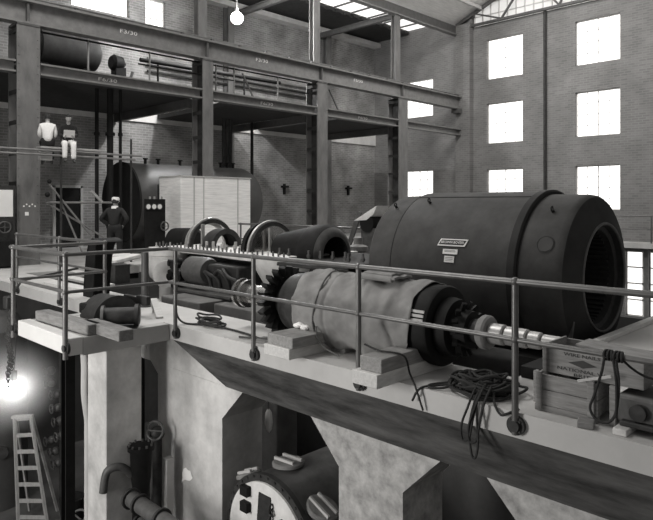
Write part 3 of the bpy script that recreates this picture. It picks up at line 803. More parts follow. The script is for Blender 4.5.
part('end_board', MB().box(-1.58,-1.56,4.945,5.32,.315,.53), 'crate', u, .003)
part('floor_board', MB().box(-2.31,-1.58,4.945,5.32,.315,.335), 'crate', u)
part('corner_post', MB().box(-2.335,-2.30,4.90,4.925,.30,.56), 'crate', u, .004)
part('lid_board', MB().box(-2.1,-1.5,5.0,5.27,.53,.55,Matrix.Rotation(.06,3,'Y')), 'crate', u, .003)
text('stencil_lettering', 'WIRE NAILS', .038, (-2.02,4.923,.488), X, (0,0,1), 'ink', u, .001, width=.29)
text('stencil_lettering', 'NATIONAL W', .036, (-2.03,4.923,.368), X, (0,0,1), 'ink', u, .001, width=.38)
text('stencil_lettering', 'BRIT', .036, (-2.02,4.923,.330), X, (0,0,1), 'ink', u, .001, width=.13)
part('stencil_diamond', MB().prism([(-2.13,4.9235,.425),(-2.01,4.9235,.395),(-1.90,4.9235,.425),(-2.01,4.9235,.458)], (0,-.001,0)), 'iron', u)
one('wood_lath', 'pale split wood lath leaning across the stencilled crate', 'wood', MB().bar((-2.0,4.80,.325),(-1.76,4.83,.40),.018,.018), 'timber_pale', (-1.9,4.8,.3))
one('upright_board', 'short upright board standing right of the lower crate, behind the hanging rope', 'board', MB().box(-1.80,-1.755,4.90,4.99,.0,.31), 'crate', (-1.73,4.95,0), None, .004)
block(-1.98,-1.86,4.70,4.82,.0,.05,'small chock in front of the lower crate','timber',.3)
# dark machine casting at the right edge
mt = thing('motor_casting', 'dark boxy machine casting at the right edge, beside the crates', 'casting', (-1.35,5.0,.05))
part('body', MB().box(-1.74,-1.05,4.88,5.3,.055,.27), 'iron_mid', mt, .03)
part('drum', MB().lathe([(0,0),(.0,.10),(.03,.12),(.4,.12),(.43,.1),(.43,0)], (-1.5,5.05,.27), X, 30), 'iron', mt)
part('foot', MB().box(-1.70,-1.05,4.82,5.36,.05,.09), 'iron', mt, .01)
part('boss', MB().cyl((-1.58,4.88,.16),(-1.58,4.84,.16),.06,n=18), 'iron', mt)
block(-1.72,-1.62,4.74,5.2,.0,.05,'pale wood block under the dark casting at the right edge','timber_pale')
# rope knotted on the mid rail
q = MB()
for x0 in (-1.73,-1.66):
    for k in range(3):
        q.torus((x0+.02*k,FY,.6),(1,.25*(k-1),0),.034,.010,16,6)
q.tube(wander([(-1.73,4.62,.60),(-1.75,4.62,.48),(-1.80,4.61,.30),(-1.83,4.61,.20),(-1.79,4.61,.13),(-1.71,4.61,.12),(-1.65,4.61,.2),(-1.63,4.62,.40),(-1.65,4.62,.58)], .012), .010, 8)
q.tube(wander([(-1.67,4.62,.58),(-1.645,4.61,.42),(-1.64,4.60,.25),(-1.65,4.61,.17)], .011), .009, 8)
q.tube(wander([(-1.64,4.66,.60),(-1.58,4.72,.52),(-1.5,4.78,.46),(-1.35,4.85,.43),(-1.0,4.9,.44)], .011), .009, 8)
one('knotted_rope', 'dark rope knotted on the lower rail at the right and hanging in a long loop', 'rope', q, 'rope', (-1.7,4.63,.6))
# curb and boards beside the pit at the right
one('pit_curb', 'low timber curb along the pit edge by the open generator end', 'curb', MB().box(-3.0,-2.9,7.2,10.9,0,.06), 'timber_pale', (-2.95,8,0), None, .008)
for k,(x,y,l,a,w) in enumerate(((-2.3,7.2,1.6,.2,'nearest the curb'),(-1.95,6.6,1.5,-.1,'farther right'))):
    one('floor_plank', 'pale plank lying on the floor right of the generator, %s' % w, 'plank', MB().box(x-l/2,x+l/2,y-.12,y+.12,.0,.035,Matrix.Rotation(a,3,'Z')), 'timber_pale', (x,y,0))
one('iron_bracket', 'dark iron bracket lying on the pale planks at the right edge', 'bracket', MB().box(-1.95,-1.5,6.2,6.3,.036,.10).box(-1.95,-1.86,6.2,6.5,.036,.16).cyl((-1.6,6.25,.10),(-1.6,6.25,.18),.05), 'iron', (-1.7,6.3,.04))

# ------------------------------------------------------------------ things on the bay
one('timber_beam', 'long dark timber beam lying along the bay edge', 'timber', MB().box(-9.35,-7.75,3.46,3.66,.012,.15,Matrix.Rotation(.04,3,'Z')), 'timber', (-8.5,3.55,.01), None, .012)
one('timber_beam', 'shorter dark timber beam jutting past the bay flank, in front of the small spool', 'timber', MB().box(-8.15,-7.12,3.60,3.80,.012,.15,Matrix.Rotation(-.01,3,'Z')), 'timber', (-7.7,3.7,.01), None, .012)
mo = thing('motor_half', 'dark half-round motor casing lying on the bay', 'motor', (-8.7,4.2,.0))
part('frame', MB().lathe([(0,.20),(0,.29),(.04,.31),(.62,.33),(.62,.2)], (-9.1,4.3,.03), (1,-.08,0), 24, a0=0, a1=PI), 'iron', mo)
part('end_plate', MB().lathe([(0,.12),(0,.345),(.05,.345),(.05,.12)], (-8.50,4.25,.03), (1,-.08,0), 28, a0=0, a1=PI), 'iron', mo)
part('shaft_hub', MB().lathe([(0,0),(0,.12),(.3,.12),(.3,0)], (-8.65,4.27,.10), (1,-.08,0), 20), 'black', mo)
part('base_plate', MB().box(-9.15,-8.25,4.0,4.5,.006,.06), 'iron', mo, .01)
part('brush_gear', MB().box(-9.2,-8.98,4.0,4.4,.06,.22), 'black', mo, .03)
sp = thing('spool', 'small dark flanged iron spool lying in front of the half-round motor casing', 'spool', (-7.95,3.98,.0))
part('drum', MB().lathe([(0,0),(0,.115),(.46,.115),(.46,0)], (-8.10,3.86,.17), (.55,.83,0), 28), 'iron', sp)
part('flange', MB().lathe([(0,0),(0,.145),(.04,.15),(.04,0)], (-8.11,3.845,.17), (.55,.83,0), 28), 'iron_mid', sp)
part('flange', MB().lathe([(0,0),(0,.15),(.05,.155),(.07,.11),(.07,0)], (-7.87,4.21,.17), (.55,.83,0), 28), 'iron', sp)
part('cradle', MB().bar((-8.08,3.9,.02),(-7.85,4.24,.02),.2,.03), 'iron', sp)
sq = MB().box(-9.0,-8.6,4.62,4.70,.005,.30).box(-8.6,-8.3,4.62,4.70,.2,.33)
one('iron_bracket', 'dark angular bracket behind the half-round motor casing', 'bracket', sq, 'iron', (-8.7,4.55,0), None, .01)
one('wood_wedge', 'pale wooden wedge of two boards standing by the bay, left of the first railing post', 'wood', MB().bar((-8.75,5.0,.21),(-8.22,4.80,.012),.10,.035).bar((-8.78,5.02,.20),(-8.76,5.04,.0),.10,.03), 'timber_pale', (-8.5,4.9,0))
one('pipe_stand', 'short mottled pipe stand behind the wooden wedge', 'pipe', MB().cyl((-9.38,5.2,0),(-9.38,5.2,.9),.06,n=16).cyl((-9.38,5.2,0),(-9.38,5.2,.02),.12,n=16), 'iron_mid', (-9.38,5.2,0))
# black curved sheet metal guard beyond the bay
q = MB()
pr = [(0,.0),(.05,.4),(.12,.75),(.22,.98),(.36,1.08),(.52,1.04)]
A = [(-11.25+a,4.98,z) for a, z in pr]; Bq = [(-11.25+a+.03,4.98,z-.03) for a, z in reversed(pr)]
q.prism(A+Bq, (0,.5,0)); q.prism([(-11.25+a,4.98,z) for a, z in pr]+[(-10.85,4.98,0)], (0,.02,0))
one('sheet_metal_guard', 'tall black curved sheet-metal guard standing beyond the bay railing', 'guard', q, 'black', (-11,5.2,0))
wb = thing('valve_cover', 'pale slotted casting lying on a dark trestle left of the inlet bowl', 'casting', (-13.4,7.2,0))
part('cover_plate', MB().prism([(-14.35,6.5,.30),(-13.0,6.5,.36),(-13.0,7.1,.46),(-14.35,7.1,.42)], (0,0,.10)), 'casting', wb, .02)
part('skirt', MB().box(-14.3,-13.05,6.45,7.1,.12,.30), 'casting', wb, .02)
part('slot', MB().bar((-13.9,6.75,.46),(-13.25,6.85,.492),.10,.02), 'ink', wb)
for x in (-14.1,-13.2): part('trestle', MB().box(x-.1,x+.1,6.5,7.1,0,.12), 'black', wb)
one('tool_box', 'small dark box standing right of the pale slotted casting', 'box', MB().box(-12.95,-12.45,6.2,6.55,0,.40), 'iron', (-12.5,6.7,0), None, .01)
for k,(x,y,l,a,w) in enumerate(((-12.5,5.3,2.0,.05,'nearest the railing'),(-13.4,5.9,2.6,.0,'second from the railing'),(-14.2,6.45,2.2,-.08,'farthest from the railing'))):
    one('floor_plank', 'pale plank on the floor behind the bay railing, %s' % w, 'plank', MB().box(x-l/2,x+l/2,y-.13,y+.13,.0,.05,Matrix.Rotation(a,3,'Z')), 'timber_pale', (x,y,0))
# ------------------------------------------------------------------ behind the machines
tk = thing('storage_tank', 'big dark horizontal tank with a flat black end behind the pale block', 'tank', (-20,13.2,0))
TX, TZ, TR = -20.02, 1.77, 1.36
part('shell', MB().lathe([(0,TR-.2),(0,TR),(5.0,TR),(5.25,TR*.92),(5.4,TR*.7),(5.45,0)], (TX,10.2,TZ), (0,1,0), 72), 'tank', tk)
part('end_head', MB().lathe([(0,0),(0,TR-.05)], (TX,10.17,TZ), (0,1,0), 64), 'tank_dark', tk)
part('end_rim', MB().lathe([(0,TR-.06),(-.04,TR-.05),(-.04,TR+.02),(.03,TR+.02),(.03,TR)], (TX,10.2,TZ), (0,1,0), 72), 'tank_dark', tk)
for y in (11.0,14.3): part('saddle', MB().box(TX-1.1,TX+1.1,y-.2,y+.2,0,.9), 'iron', tk)
for y in (11.0,11.5,12.4,14.2,14.5,14.8):
    part('top_nozzle', MB().cyl((TX+.2,y,TZ+TR-.05),(TX+.2,y,TZ+TR+.14),.05,n=10).cyl((TX+.2,y,TZ+TR+.14),(TX+.2,y,TZ+TR+.18),.09,n=12), 'black', tk)
pl = thing('pale_block', 'tall pale board-marked block enclosing the foot of the second big column', 'block', (-18.0,12.25,0))
part('body', MB().box(-18.62,-17.3,10.85,13.68,0,2.58), 'plinth', pl, .02)
for y in (11.35,11.72,13.12): part('joint_strip', MB().box(-17.3,-17.285,y-.018,y+.018,.0,2.58), 'concrete', pl)
part('top_edge', MB().box(-18.64,-17.28,10.83,13.70,2.58,2.62), 'concrete', pl)
gp = thing('gauge_panel', 'dark gauge panel with three round white dials in front of the big tank', 'panel', (-17.0,9.75,0))
part('board', MB().box(-17.05,-17.0,9.42,10.12,.35,1.85), 'black', gp, .01)
for y in (9.52,9.71,9.90):
    d = part('dial', MB().cyl((-17.0,y,1.62),(-16.96,y,1.62),.075,n=20), 'dial', gp)
    part('dial_rim', MB().torus((-16.97,y,1.62),(1,0,0),.08,.014,24,6), 'iron_mid', d)
part('upright_rod', MB().cyl((-17.02,9.88,1.85),(-17.02,9.88,2.3),.02,n=8), 'black', gp)
for y in (9.6,9.75,10.0): part('small_valve', MB().cyl((-17.02,y,1.85),(-17.02,y,1.93),.03,n=8), 'bright', gp)
hw = part('handwheel', MB().torus((-16.93,10.05,1.02),(1,0,0),.13,.022,24,6).bar((-16.93,9.93,1.02),(-16.93,10.17,1.02),.02,.02).bar((-16.93,10.05,.9),(-16.93,10.05,1.14),.02,.02), 'iron_mid', gp)
for y in (9.5,10.05): part('leg', MB().box(-17.05,-17.0,y-.03,y+.03,0,.36), 'black', gp)
# switch panel at the far left
sw = thing('switch_panel', 'tall dark switch panel with a white card and a handwheel at the far left edge', 'panel', (-17.8,5.6,0))
part('cabinet', MB().box(-18.2,-17.8,5.05,6.02,0,2.2), 'iron', sw, .01)
part('white_card', MB().box(-17.80,-17.79,5.35,5.95,1.36,2.08), 'paper', sw, label='plain white card')
part('handwheel', MB().torus((-17.72,5.72,1.08),(1,0,0),.15,.02,24,6).bar((-17.72,5.58,1.08),(-17.72,5.86,1.08),.02,.02).bar((-17.72,5.72,.94),(-17.72,5.72,1.22),.02,.02).cyl((-17.8,5.72,1.08),(-17.70,5.72,1.08),.03), 'iron_mid', sw)
part('lower_box', MB().box(-17.8,-17.5,5.1,6.0,.05,.72), 'black', sw, .01)
# door frame in the brick wall
d = struct('door_1', MB().box(BACK,BACK+.09,9.55,9.65,0,2.42).box(BACK,BACK+.09,10.63,10.73,0,2.42).box(BACK,BACK+.09,9.55,10.73,2.34,2.44), 'concrete')
struct('door_leaf', MB().box(BACK,BACK+.04,9.66,10.62,0,2.33), 'black', d)
# pipes and small irons on the walls
one('vertical_pipe', 'thin dark vertical pipe at the right end of the big tank', 'pipe', MB().cyl((-22,17.48,0),(-22,17.48,5.4),.07,n=10), 'iron', (-22,17.48,0))
for y, w in ((15.95,'left'),(16.28,'right')):
    one('hanging_pipe', 'short dark vertical pipe hanging from the gallery above the tank, %s one of the pair' % w, 'pipe', MB().cyl((-22,y,3.12),(-22,y,5.4),.09,n=12).cyl((-22,y,3.12),(-22,y,3.2),.14,n=12), 'iron', (-22,y,3.1))
for y, w in ((21.4,'left of the third big column'),(26.3,'right of the third big column')):
    one('wall_bracket', 'small dark iron bracket on the brick wall, %s' % w, 'bracket', MB().box(BACK,BACK+.12,y-.05,y+.05,2.2,2.75).box(BACK,BACK+.2,y-.2,y+.2,2.55,2.65), 'black', (BACK+.05,y,2.4))
for z,w in ((7.95,'upper'),(7.66,'middle'),(7.4,'lower')):
    one('wall_pipe', 'long horizontal pipe on the brick wall above the gallery, %s of the three' % w, 'pipe', MB().cyl((BACK+.16,13.5,z),(BACK+.16,23.4,z),.06,n=10), 'iron' if z < 7.9 else 'steel_light', (BACK+.16,18,z))
one('gallery_pipe', 'thick dark pipe running above the gallery beyond the upper tank', 'pipe', MB().cyl((-20,10.9,6.78),(-20,17.4,6.86),.075,n=14).cyl((-20,11.6,5.58),(-20,11.6,6.78),.04,n=8).cyl((-20,15.5,5.58),(-20,15.5,6.82),.04,n=8), 'black', (-20,14,6.8))
# tank and pump on the gallery
ut = thing('gallery_tank', 'dark horizontal tank lying on the upper gallery at the top left', 'tank', (-21,8.7,5.58))
part('shell', MB().lathe([(0,.4),(0,.62),(1.75,.62),(1.95,.55),(2.08,.35),(2.12,0)], (-21,7.75,6.88), (0,1,0), 56), 'gallery_tank', ut)
part('end_cover', MB().lathe([(-.5,0),(-.5,.5),(-.42,.56),(0,.58),(0,.3)], (-21,7.75,6.88), (0,1,0), 48), 'tank_dark', ut)
for y in (7.9,9.3): part('saddle', MB().box(-21.5,-20.7,y-.12,y+.12,5.58,6.5), 'black', ut)
gu = thing('gallery_pump', 'small dark pump on the gallery right of the upper tank', 'pump', (-21,10.6,5.58))
part('body', MB().lathe([(0,0),(0,.22),(.1,.3),(.4,.26),(.5,.12),(.6,0)], (-21,10.3,6.75), (0,1,0), 24), 'black', gu)
part('pedestal', MB().box(-21.2,-20.8,10.4,10.8,5.58,6.6), 'black', gu, .02)
part('valve_stem', MB().tube([(-21,10.6,6.2),(-20.9,11.0,6.25),(-20.9,11.1,6.5)],.06,8), 'iron_mid', gu)
gr = thing('gallery_railing', 'thin dark pipe railing on the upper gallery between the first and third columns', 'railing', (-18.3,10,5.67))
part('top_rail', MB().cyl((-18.28,6.8,6.62),(-18.28,17.6,6.62),.03,n=8), 'black', gr)
part('mid_rail', MB().cyl((-18.28,9.9,6.2),(-18.28,17.6,6.2),.028,n=8), 'black', gr)
for y in (8.25,10.3,12.9,13.7,15.8): part('post', MB().cyl((-18.28,y,5.66),(-18.28,y,6.66),.03,n=8), 'steel_light', gr)
for y0, y1, w in ((14.0,14.5,'in the second span'),(18.55,19.1,'in the third span')):
    one('knee_brace', 'short diagonal steel brace above the gallery beam %s' % w, 'brace', MB().bar((-18.18,y0,6.5),(-18.18,y1,5.68),.05,.05), 'steel', (-18.18,y0,5.7))
for k,(x,y,r,w) in enumerate(((-19.2,8.95,.06,'leftmost'),(-19.0,9.3,.10,'thickest'),(-18.9,9.6,.05,'rightmost'))):
    one('gallery_downpipe', 'dark vertical pipe dropping from the gallery left of the big tank, the %s' % w, 'pipe', MB().cyl((x,y,0),(x,y,5.4),r,n=16).cyl((x,y,3.9),(x,y,4.0),r*1.5,n=16), 'black', (x,y,0))
# lamp globe
lp = thing('pendant_lamp', 'bright glowing round lamp hanging in front of the brick wall at the top', 'lamp', (-19.5,14.75,9.0))
part('globe', MB().sphere((-19.5,14.75,8.96),.24,n=24), 'lamp', lp)
part('cap', MB().cyl((-19.5,14.75,9.18),(-19.5,14.75,9.38),.09,.05), 'iron', lp)
part('stem', MB().cyl((-19.5,14.75,9.38),(-19.5,14.75,11.4),.018,n=8), 'iron', lp)

# scaffold beside the first column
sc = thing('scaffold', 'pipe scaffold with a seat plank beside the first big column', 'scaffold', (-17,7.3,0))
part('seat_plank', MB().box(-17.12,-16.78,6.3,8.0,3.17,3.225), 'plank', sc, .005)
for z, y1 in ((3.12,9.2),(3.0,9.0)): part('ledger', MB().cyl((-16.8,4.9,z),(-16.8,y1,z),.03,n=8), 'steel_light', sc)
for y in (6.86,8.9): part('standard', MB().cyl((-16.86,y,0),(-16.86,y,3.6),.032,n=8), 'iron', sc)
part('ledger', MB().cyl((-16.95,6.5,1.74),(-16.95,8.4,1.74),.03,n=8), 'steel_light', sc)
for a, b in (((-16.9,6.55,2.25),(-16.9,8.2,.2)),((-16.98,6.55,1.72),(-16.98,8.2,.7)),((-16.95,6.9,1.74),(-16.95,7.5,.3))):
    part('brace', MB().cyl(a,b,.026,n=8), 'steel_light', sc)
part('brace', MB().bar((-16.3,7.45,2.05),(-16.3,7.75,1.75),.06,.06), 'plank', sc)
part('clamp', MB().sphere((-16.86,6.55,2.3),.06,n=8).sphere((-16.86,6.5,1.95),.07,n=8), 'black', sc)
one('hanging_box', 'pale box hung under the scaffold plank at the left', 'box', MB().box(-17.0,-16.84,6.32,6.62,2.86,3.165), 'plank', (-16.9,6.5,2.86))

# low things beyond the back railing
hd = thing('sheet_metal_hood', 'pale-edged sheet-metal hood with a dark opening just left of the generator', 'hood', (-10.05,11.7,0))
part('hood_plate', MB().prism([(-10.5,11.6,1.28),(-9.75,11.6,1.66),(-9.85,11.6,1.46),(-10.1,11.6,1.30)], (0,.5,0)), 'casting', hd)
part('opening', MB().lathe([(0,0),(0,.22),(.4,.22),(.4,0)], (-10.1,11.62,1.22), (0,1,0), 24), 'black', hd)
part('stand', MB().box(-10.3,-9.8,11.65,12.0,0,1.1), 'iron_mid', hd)
for k,(x,y,h,w) in enumerate(((-9.2,10.3,.95,'tallest'),(-8.7,10.4,.7,'middle'),(-8.3,10.2,.5,'lowest'))):
    t = thing('pump_casting', 'pale stacked pump casting behind the black tapering shell, the %s' % w, 'casting', (x,y,0))
    part('column', MB().lathe([(0,.2),(.05,.2),(.1,.13),(h*.6,.12),(h*.7,.22),(h*.8,.22),(h*.85,.1),(h,.1),(h,0)], (x,y,0), (0,0,1), 20), 'cover', t)
    part('flange', MB().cyl((x,y,h*.4),(x,y,h*.45),.22,n=20), 'bright', t)
    one('floor_beam', 'steel beam spanning the pit under a pale pump casting, the %s' % ('left one','middle one','right one')[k], 'beam', MB().box(x-.15,x+.15,y-.35,11.0,-.2,0), 'iron', (x,y,-.2))
one('leaning_board', 'pale board leaning behind the turbine beside the black shell', 'board', MB().bar((-11.1,11.8,0.02),(-10.62,11.96,1.5),.14,.04,up=(0,1,0)), 'iron_mid', (-10.7,12,0))

# ------------------------------------------------------------------ people
def grow(joints, edges, Mx, sub=2):
    """one continuous skin grown over a skeleton of joints {name: (pos, radius)}"""
    names = list(joints); idx = {n: i for i, n in enumerate(names)}
    me = bpy.data.meshes.new('tmp'); me.from_pydata([Vector(joints[n][0]) for n in names], [(idx[a], idx[b]) for a, b in edges], [])
    o = bpy.data.objects.new('tmp', me); COL.objects.link(o)
    o.modifiers.new('skin', 'SKIN')
    if not me.skin_vertices: 
        bpy.context.view_layer.objects.active = o
    sv = me.skin_vertices[0].data
    for n, v in zip(names, sv):
        r = joints[n][1]; v.radius = r if isinstance(r, tuple) else (r, r)
        v.use_root = (n == names[0])
    sb = o.modifiers.new('sub', 'SUBSURF'); sb.levels = sub; sb.render_levels = sub
    dg = bpy.context.evaluated_depsgraph_get(); dg.update()
    out = bpy.data.meshes.new_from_object(o.evaluated_get(dg)); bpy.data.objects.remove(o)
    m = MB(); m.bm.from_mesh(out); bmesh.ops.transform(m.bm, matrix=Mx, verts=m.bm.verts)
    return m
def merge(a, b):
    me = bpy.data.meshes.new('t'); b.bm.to_mesh(me); b.bm.free(); a.bm.from_mesh(me); return a
def head_mesh(c, tilt):
    """head with brow, eyes, nose, mouth and ears; faces +y before the tilt matrix"""
    m = MB(); bm = m.bm
    bmesh.ops.create_uvsphere(bm, u_segments=24, v_segments=18, radius=1)
    for v in bm.verts:
        x, y, z = v.co; 
        w = .075*(1-.22*max(0,-z)); v.co = Vector((x*w, y*.095+(.008 if z < -.3 else 0), z*.118))
        if y > .6 and abs(z-.1) < .2 and abs(x) > .2 and abs(x) < .6: v.co.y -= .008     # eye sockets
    m.prism([(-.014,.088,-.025),(.014,.088,-.025),(.006,.09,.022),(-.006,.09,.022)], (0,.022,-.006))
    m.prism([(-.024,.082,-.062),(.024,.082,-.062),(.022,.084,-.054),(-.022,.084,-.054)], (0,.009,0))
    for s in (-1,1):
        m.sphere((s*.076,-.005,-.005),.026,.35,.7,1.1,10); m.sphere((s*.030,.080,.015),.010,n=8)
    bmesh.ops.transform(bm, matrix=Matrix.Translation(c) @ tilt, verts=bm.verts)
    return m
def hand(j, e, nm, wrist, d, side, curl):
    """palm and five fingers as chains off the wrist"""
    w = Vector(wrist); d = Vector(d).normalized(); s = Vector(side).normalized(); n = d.cross(s)
    j[nm+'palm'] = (w+d*.05, .028); e.append((nm+'w', nm+'palm'))
    for k in range(4):
        o = (k-1.5)*.019; L = (.03,.036,.034,.026)[k]
        p = w+d*.085+s*o; j[nm+'k%d' % k] = (p, .0095); e.append((nm+'palm', nm+'k%d' % k))
        q = p+(d*math.cos(curl)+n*math.sin(curl))*L; j[nm+'m%d' % k] = (q, .0085); e.append((nm+'k%d' % k, nm+'m%d' % k))
        t = q+(d*math.cos(2*curl)+n*math.sin(2*curl))*L*.8; j[nm+'t%d' % k] = (t, .007); e.append((nm+'m%d' % k, nm+'t%d' % k))
    p = w+d*.04+s*-.04; j[nm+'h1'] = (p, .010); e.append((nm+'palm', nm+'h1'))
    j[nm+'h2'] = (p+d*.035-s*.012+n*.01, .0085); e.append((nm+'h1', nm+'h2'))
def person(label, loc, rot, pose, top_m, leg_m, hat=None, loc_seat=None):
    Mx = Matrix.Translation(loc) @ Matrix.Rotation(rot, 4, 'Z')
    P = pose; j = {'pelvis': (P['pelvis'], .088), 'waist': (P['waist'], .085), 'chest': (P['chest'], .10), 'neck': (P['neck'], .055), 'skull': (P['head'], .06)}
    e = [('pelvis','waist'),('waist','chest'),('chest','neck'),('neck','skull')]
    for s in 'LR':
        j[s+'sh'] = (P[s+'sh'], .048); j[s+'el'] = (P[s+'el'], .042); j[s+'w'] = (P[s+'w'], .028)
        e += [('chest', s+'sh'), (s+'sh', s+'el'), (s+'el', s+'w')]
        dd = Vector(P[s+'w'])-Vector(P[s+'el'])
        hd_ = P.get(s+'hd', dd)
        hand(j, e, s, P[s+'w'], hd_, P.get(s+'hs', (0,0,1)), P.get('curl', .5))
        j[s+'hip'] = (P[s+'hip'], .085); j[s+'kn'] = (P[s+'kn'], .058); j[s+'an'] = (P[s+'an'], .04); j[s+'toe'] = (P[s+'toe'], .035)
        e += [('pelvis', s+'hip'), (s+'hip', s+'kn'), (s+'kn', s+'an'), (s+'an', s+'toe')]
    b = grow(j, e, Mx)
    h = Vector(P['head'])+Vector((0,.015,.05)); tilt = P.get('tilt', Matrix.Identity(4))
    merge(b, (lambda m: (bmesh.ops.transform(m.bm, matrix=Mx, verts=m.bm.verts), m)[1])(head_mesh(h, tilt)))
    body = one('person', label, 'person', b, 'skin', loc, ang=80)
    # clothes
    def cloth(name, keep, scale, m, lab=None):
        jj = {}; ee = [(a, c) for a, c in e if a in keep and c in keep]
        for n in keep: jj[n] = (j[n][0], j[n][1]*scale[n] if isinstance(scale, dict) else j[n][1]*scale)
        o = part(name, grow(jj, ee, Mx), m, body, label=lab, ang=80); return o
    up = ['pelvis','waist','chest','neck','Lsh','Lel','Lw','Rsh','Rel','Rw']
    cloth('shirt', up, {n: (1.62 if n in ('waist','chest','pelvis') else 1.12 if n == 'neck' else 1.5) for n in up}, top_m)
    lo = ['pelvis','waist','Lhip','Lkn','Lan','Rhip','Rkn','Ran']
    cloth('trousers', lo, {n: (1.7 if n in ('pelvis','waist') else 1.35 if n not in ('Lan','Ran') else 1.7) for n in lo}, leg_m)
    for s in 'LR':
        f = Vector(P[s+'toe'])-Vector(P[s+'an'])
        a = Vector(P[s+'an'])-f*.35
        g = {'a': (a, .045), 'b': (Vector(P[s+'an'])+f*.3, .05), 'c': (Vector(P[s+'toe']), .042), 'd': (Vector(P[s+'toe'])+f*.3, .03)}
        part('shoe', grow(g, [('a','b'),('b','c'),('c','d')], Mx), 'shoe', body, ang=80)
    hm = MB(); bmesh.ops.create_uvsphere(hm.bm, u_segments=20, v_segments=14, radius=1)
    dl = [v for v in hm.bm.verts if v.co.z < -.45 or (v.co.y > .45 and v.co.z < .35)]
    bmesh.ops.delete(hm.bm, geom=dl, context='VERTS')
    for v in hm.bm.verts: v.co = Vector((v.co.x*.083, v.co.y*.102-.006, v.co.z*.124+.004))
    bmesh.ops.transform(hm.bm, matrix=Mx @ Matrix.Translation(h) @ tilt, verts=hm.bm.verts)
    part('hair', hm, 'hair', body)
    if hat:
        c = MB().lathe([(0,.094),(.05,.10),(.09,.085),(.10,0)], (0,0,.035), (0,0,1), 24)
        c.prism([(-.07,.08,.04),(.07,.08,.04),(.045,.15,.03),(-.045,.15,.03)], (0,0,.008))
        bmesh.ops.transform(c.bm, matrix=Mx @ Matrix.Translation(h) @ tilt, verts=c.bm.verts)
        part('cap', c, hat, body, label='white cap')
    return body, Mx
stand = dict(pelvis=(0,0,.95), waist=(0,0,1.10), chest=(0,.0,1.33), neck=(0,.0,1.50), head=(0,.02,1.58),
    Lsh=(-.19,0,1.42), Lel=(-.37,-.06,1.18), Lw=(-.20,.07,1.02), Rsh=(.19,0,1.42), Rel=(.37,-.06,1.18), Rw=(.20,.07,1.02),
    Lhd=(.6,.6,-.3), Rhd=(-.6,.6,-.3), Lhip=(-.10,0,.90), Rhip=(.10,0,.90), Lkn=(-.12,.03,.50), Rkn=(.12,.02,.50), Lan=(-.13,-.02,.09), Ran=(.13,-.02,.09), Ltoe=(-.15,.12,.04), Rtoe=(.15,.12,.04), curl=.35,
    tilt=Matrix.Rotation(-.15,4,'X'))
# looks away from the camera towards the tank
p_, Mx = person('person in dark overalls and white cap standing hands on hips before the big tank', (-15.3,7.62,.12), math.radians(38), stand, 'overall', 'overall', 'shirt')
cl = MB().lathe([(0,.095),(.05,.085),(.07,.075)], (0,0,1.46), (0,0,1), 20)
bmesh.ops.transform(cl.bm, matrix=Mx, verts=cl.bm.verts)
part('collar', cl, 'shirt', p_, label='white shirt collar')
one('duckboard', 'low wooden duckboard under the standing person in the white cap', 'board', MB().box(-15.7,-14.9,7.2,8.0,0,.12), 'plank', (-15.3,7.6,0))
def seated(fwd, lean, arms):
    f = fwd
    d = dict(pelvis=(0,0,.12), waist=(0,.02,.28), chest=(0,.05+lean,.50), neck=(0,.08+lean,.67), head=(0,.12+lean,.74),
        Lsh=(-.165,.05+lean,.58), Rsh=(.165,.05+lean,.58), Lhip=(-.09,.04,.10), Rhip=(.09,.04,.10), Lkn=(-.11,.44,.10), Rkn=(.11,.44,.12),
        Lan=(-.11,.44,-.34), Ran=(.11,.46,-.32), Ltoe=(-.12,.58,-.40), Rtoe=(.12,.6,-.38), curl=.5, tilt=Matrix.Rotation(-.35,4,'X'))
    d.update(arms); return d
a1 = dict(Lel=(-.205,.06,.34), Lw=(-.10,.28,.26), Rel=(.205,.06,.34), Rw=(.10,.28,.26))
person('person in a white shirt seated on the scaffold plank with back turned', (-17.05,6.58,3.225), math.radians(70), seated(1, 0, a1), 'shirt', 'overall')
a2 = dict(Lel=(-.21,.14,.34), Lw=(-.12,.34,.30), Rel=(.21,.14,.34), Rw=(.12,.34,.30))
p2_, Mx = person('person in a dark jacket and white trousers seated on the plank holding a white paper', (-17.0,7.10,3.225), math.radians(-108), seated(1, .10, a2), 'overall', 'shirt')
pp = MB().box(-.14,.14,.40,.405,.26,.48, Matrix.Rotation(-.6,3,'X'), (0,.40,.30)); bmesh.ops.transform(pp.bm, matrix=Mx, verts=pp.bm.verts)
one('paper_sheet', 'white paper sheet held by the person in the dark jacket', 'paper', pp, 'paper', (-16.6,7.0,3.5))
# ------------------------------------------------------------------ basement below the floor
vt = thing('vertical_tank', 'tall dark upright tank in the basement at the far left, behind the glaring lamp', 'tank', (-14.1,4.4,LOW))
part('shell', MB().lathe([(0,.0),(0,.62),(2.0,.62),(2.0,.635),(2.06,.635),(2.06,.62),(3.6,.62),(3.9,.4),(4.0,0)], (-14.05,4.35,LOW), (0,0,1), 48), 'tank', vt)
part('nozzle', MB().cyl((-13.5,4.3,-3.3),(-13.35,4.25,-3.3),.12,n=16), 'iron', vt)
lb = thing('work_lamp', 'glaring work lamp in the basement at the lower left, in front of the upright tank', 'lamp', (-11.67,3.92,-1.56))
part('bulb', MB().sphere((-11.75,3.95,-1.58),.13,n=20), 'lamp_low', lb)
part('socket', MB().cyl((-11.75,3.95,-1.46),(-11.75,3.95,-1.28),.05,n=12), 'black', lb)
part('cord', MB().tube([(-11.75,3.95,-1.28),(-11.8,4.0,-.7),(-11.9,4.72,-.22)],.012,6), 'rope', lb)
la = thing('stepladder', 'pale tapering wooden stepladder standing before the upright tank at the lower left', 'ladder', (-12.5,4.4,LOW))
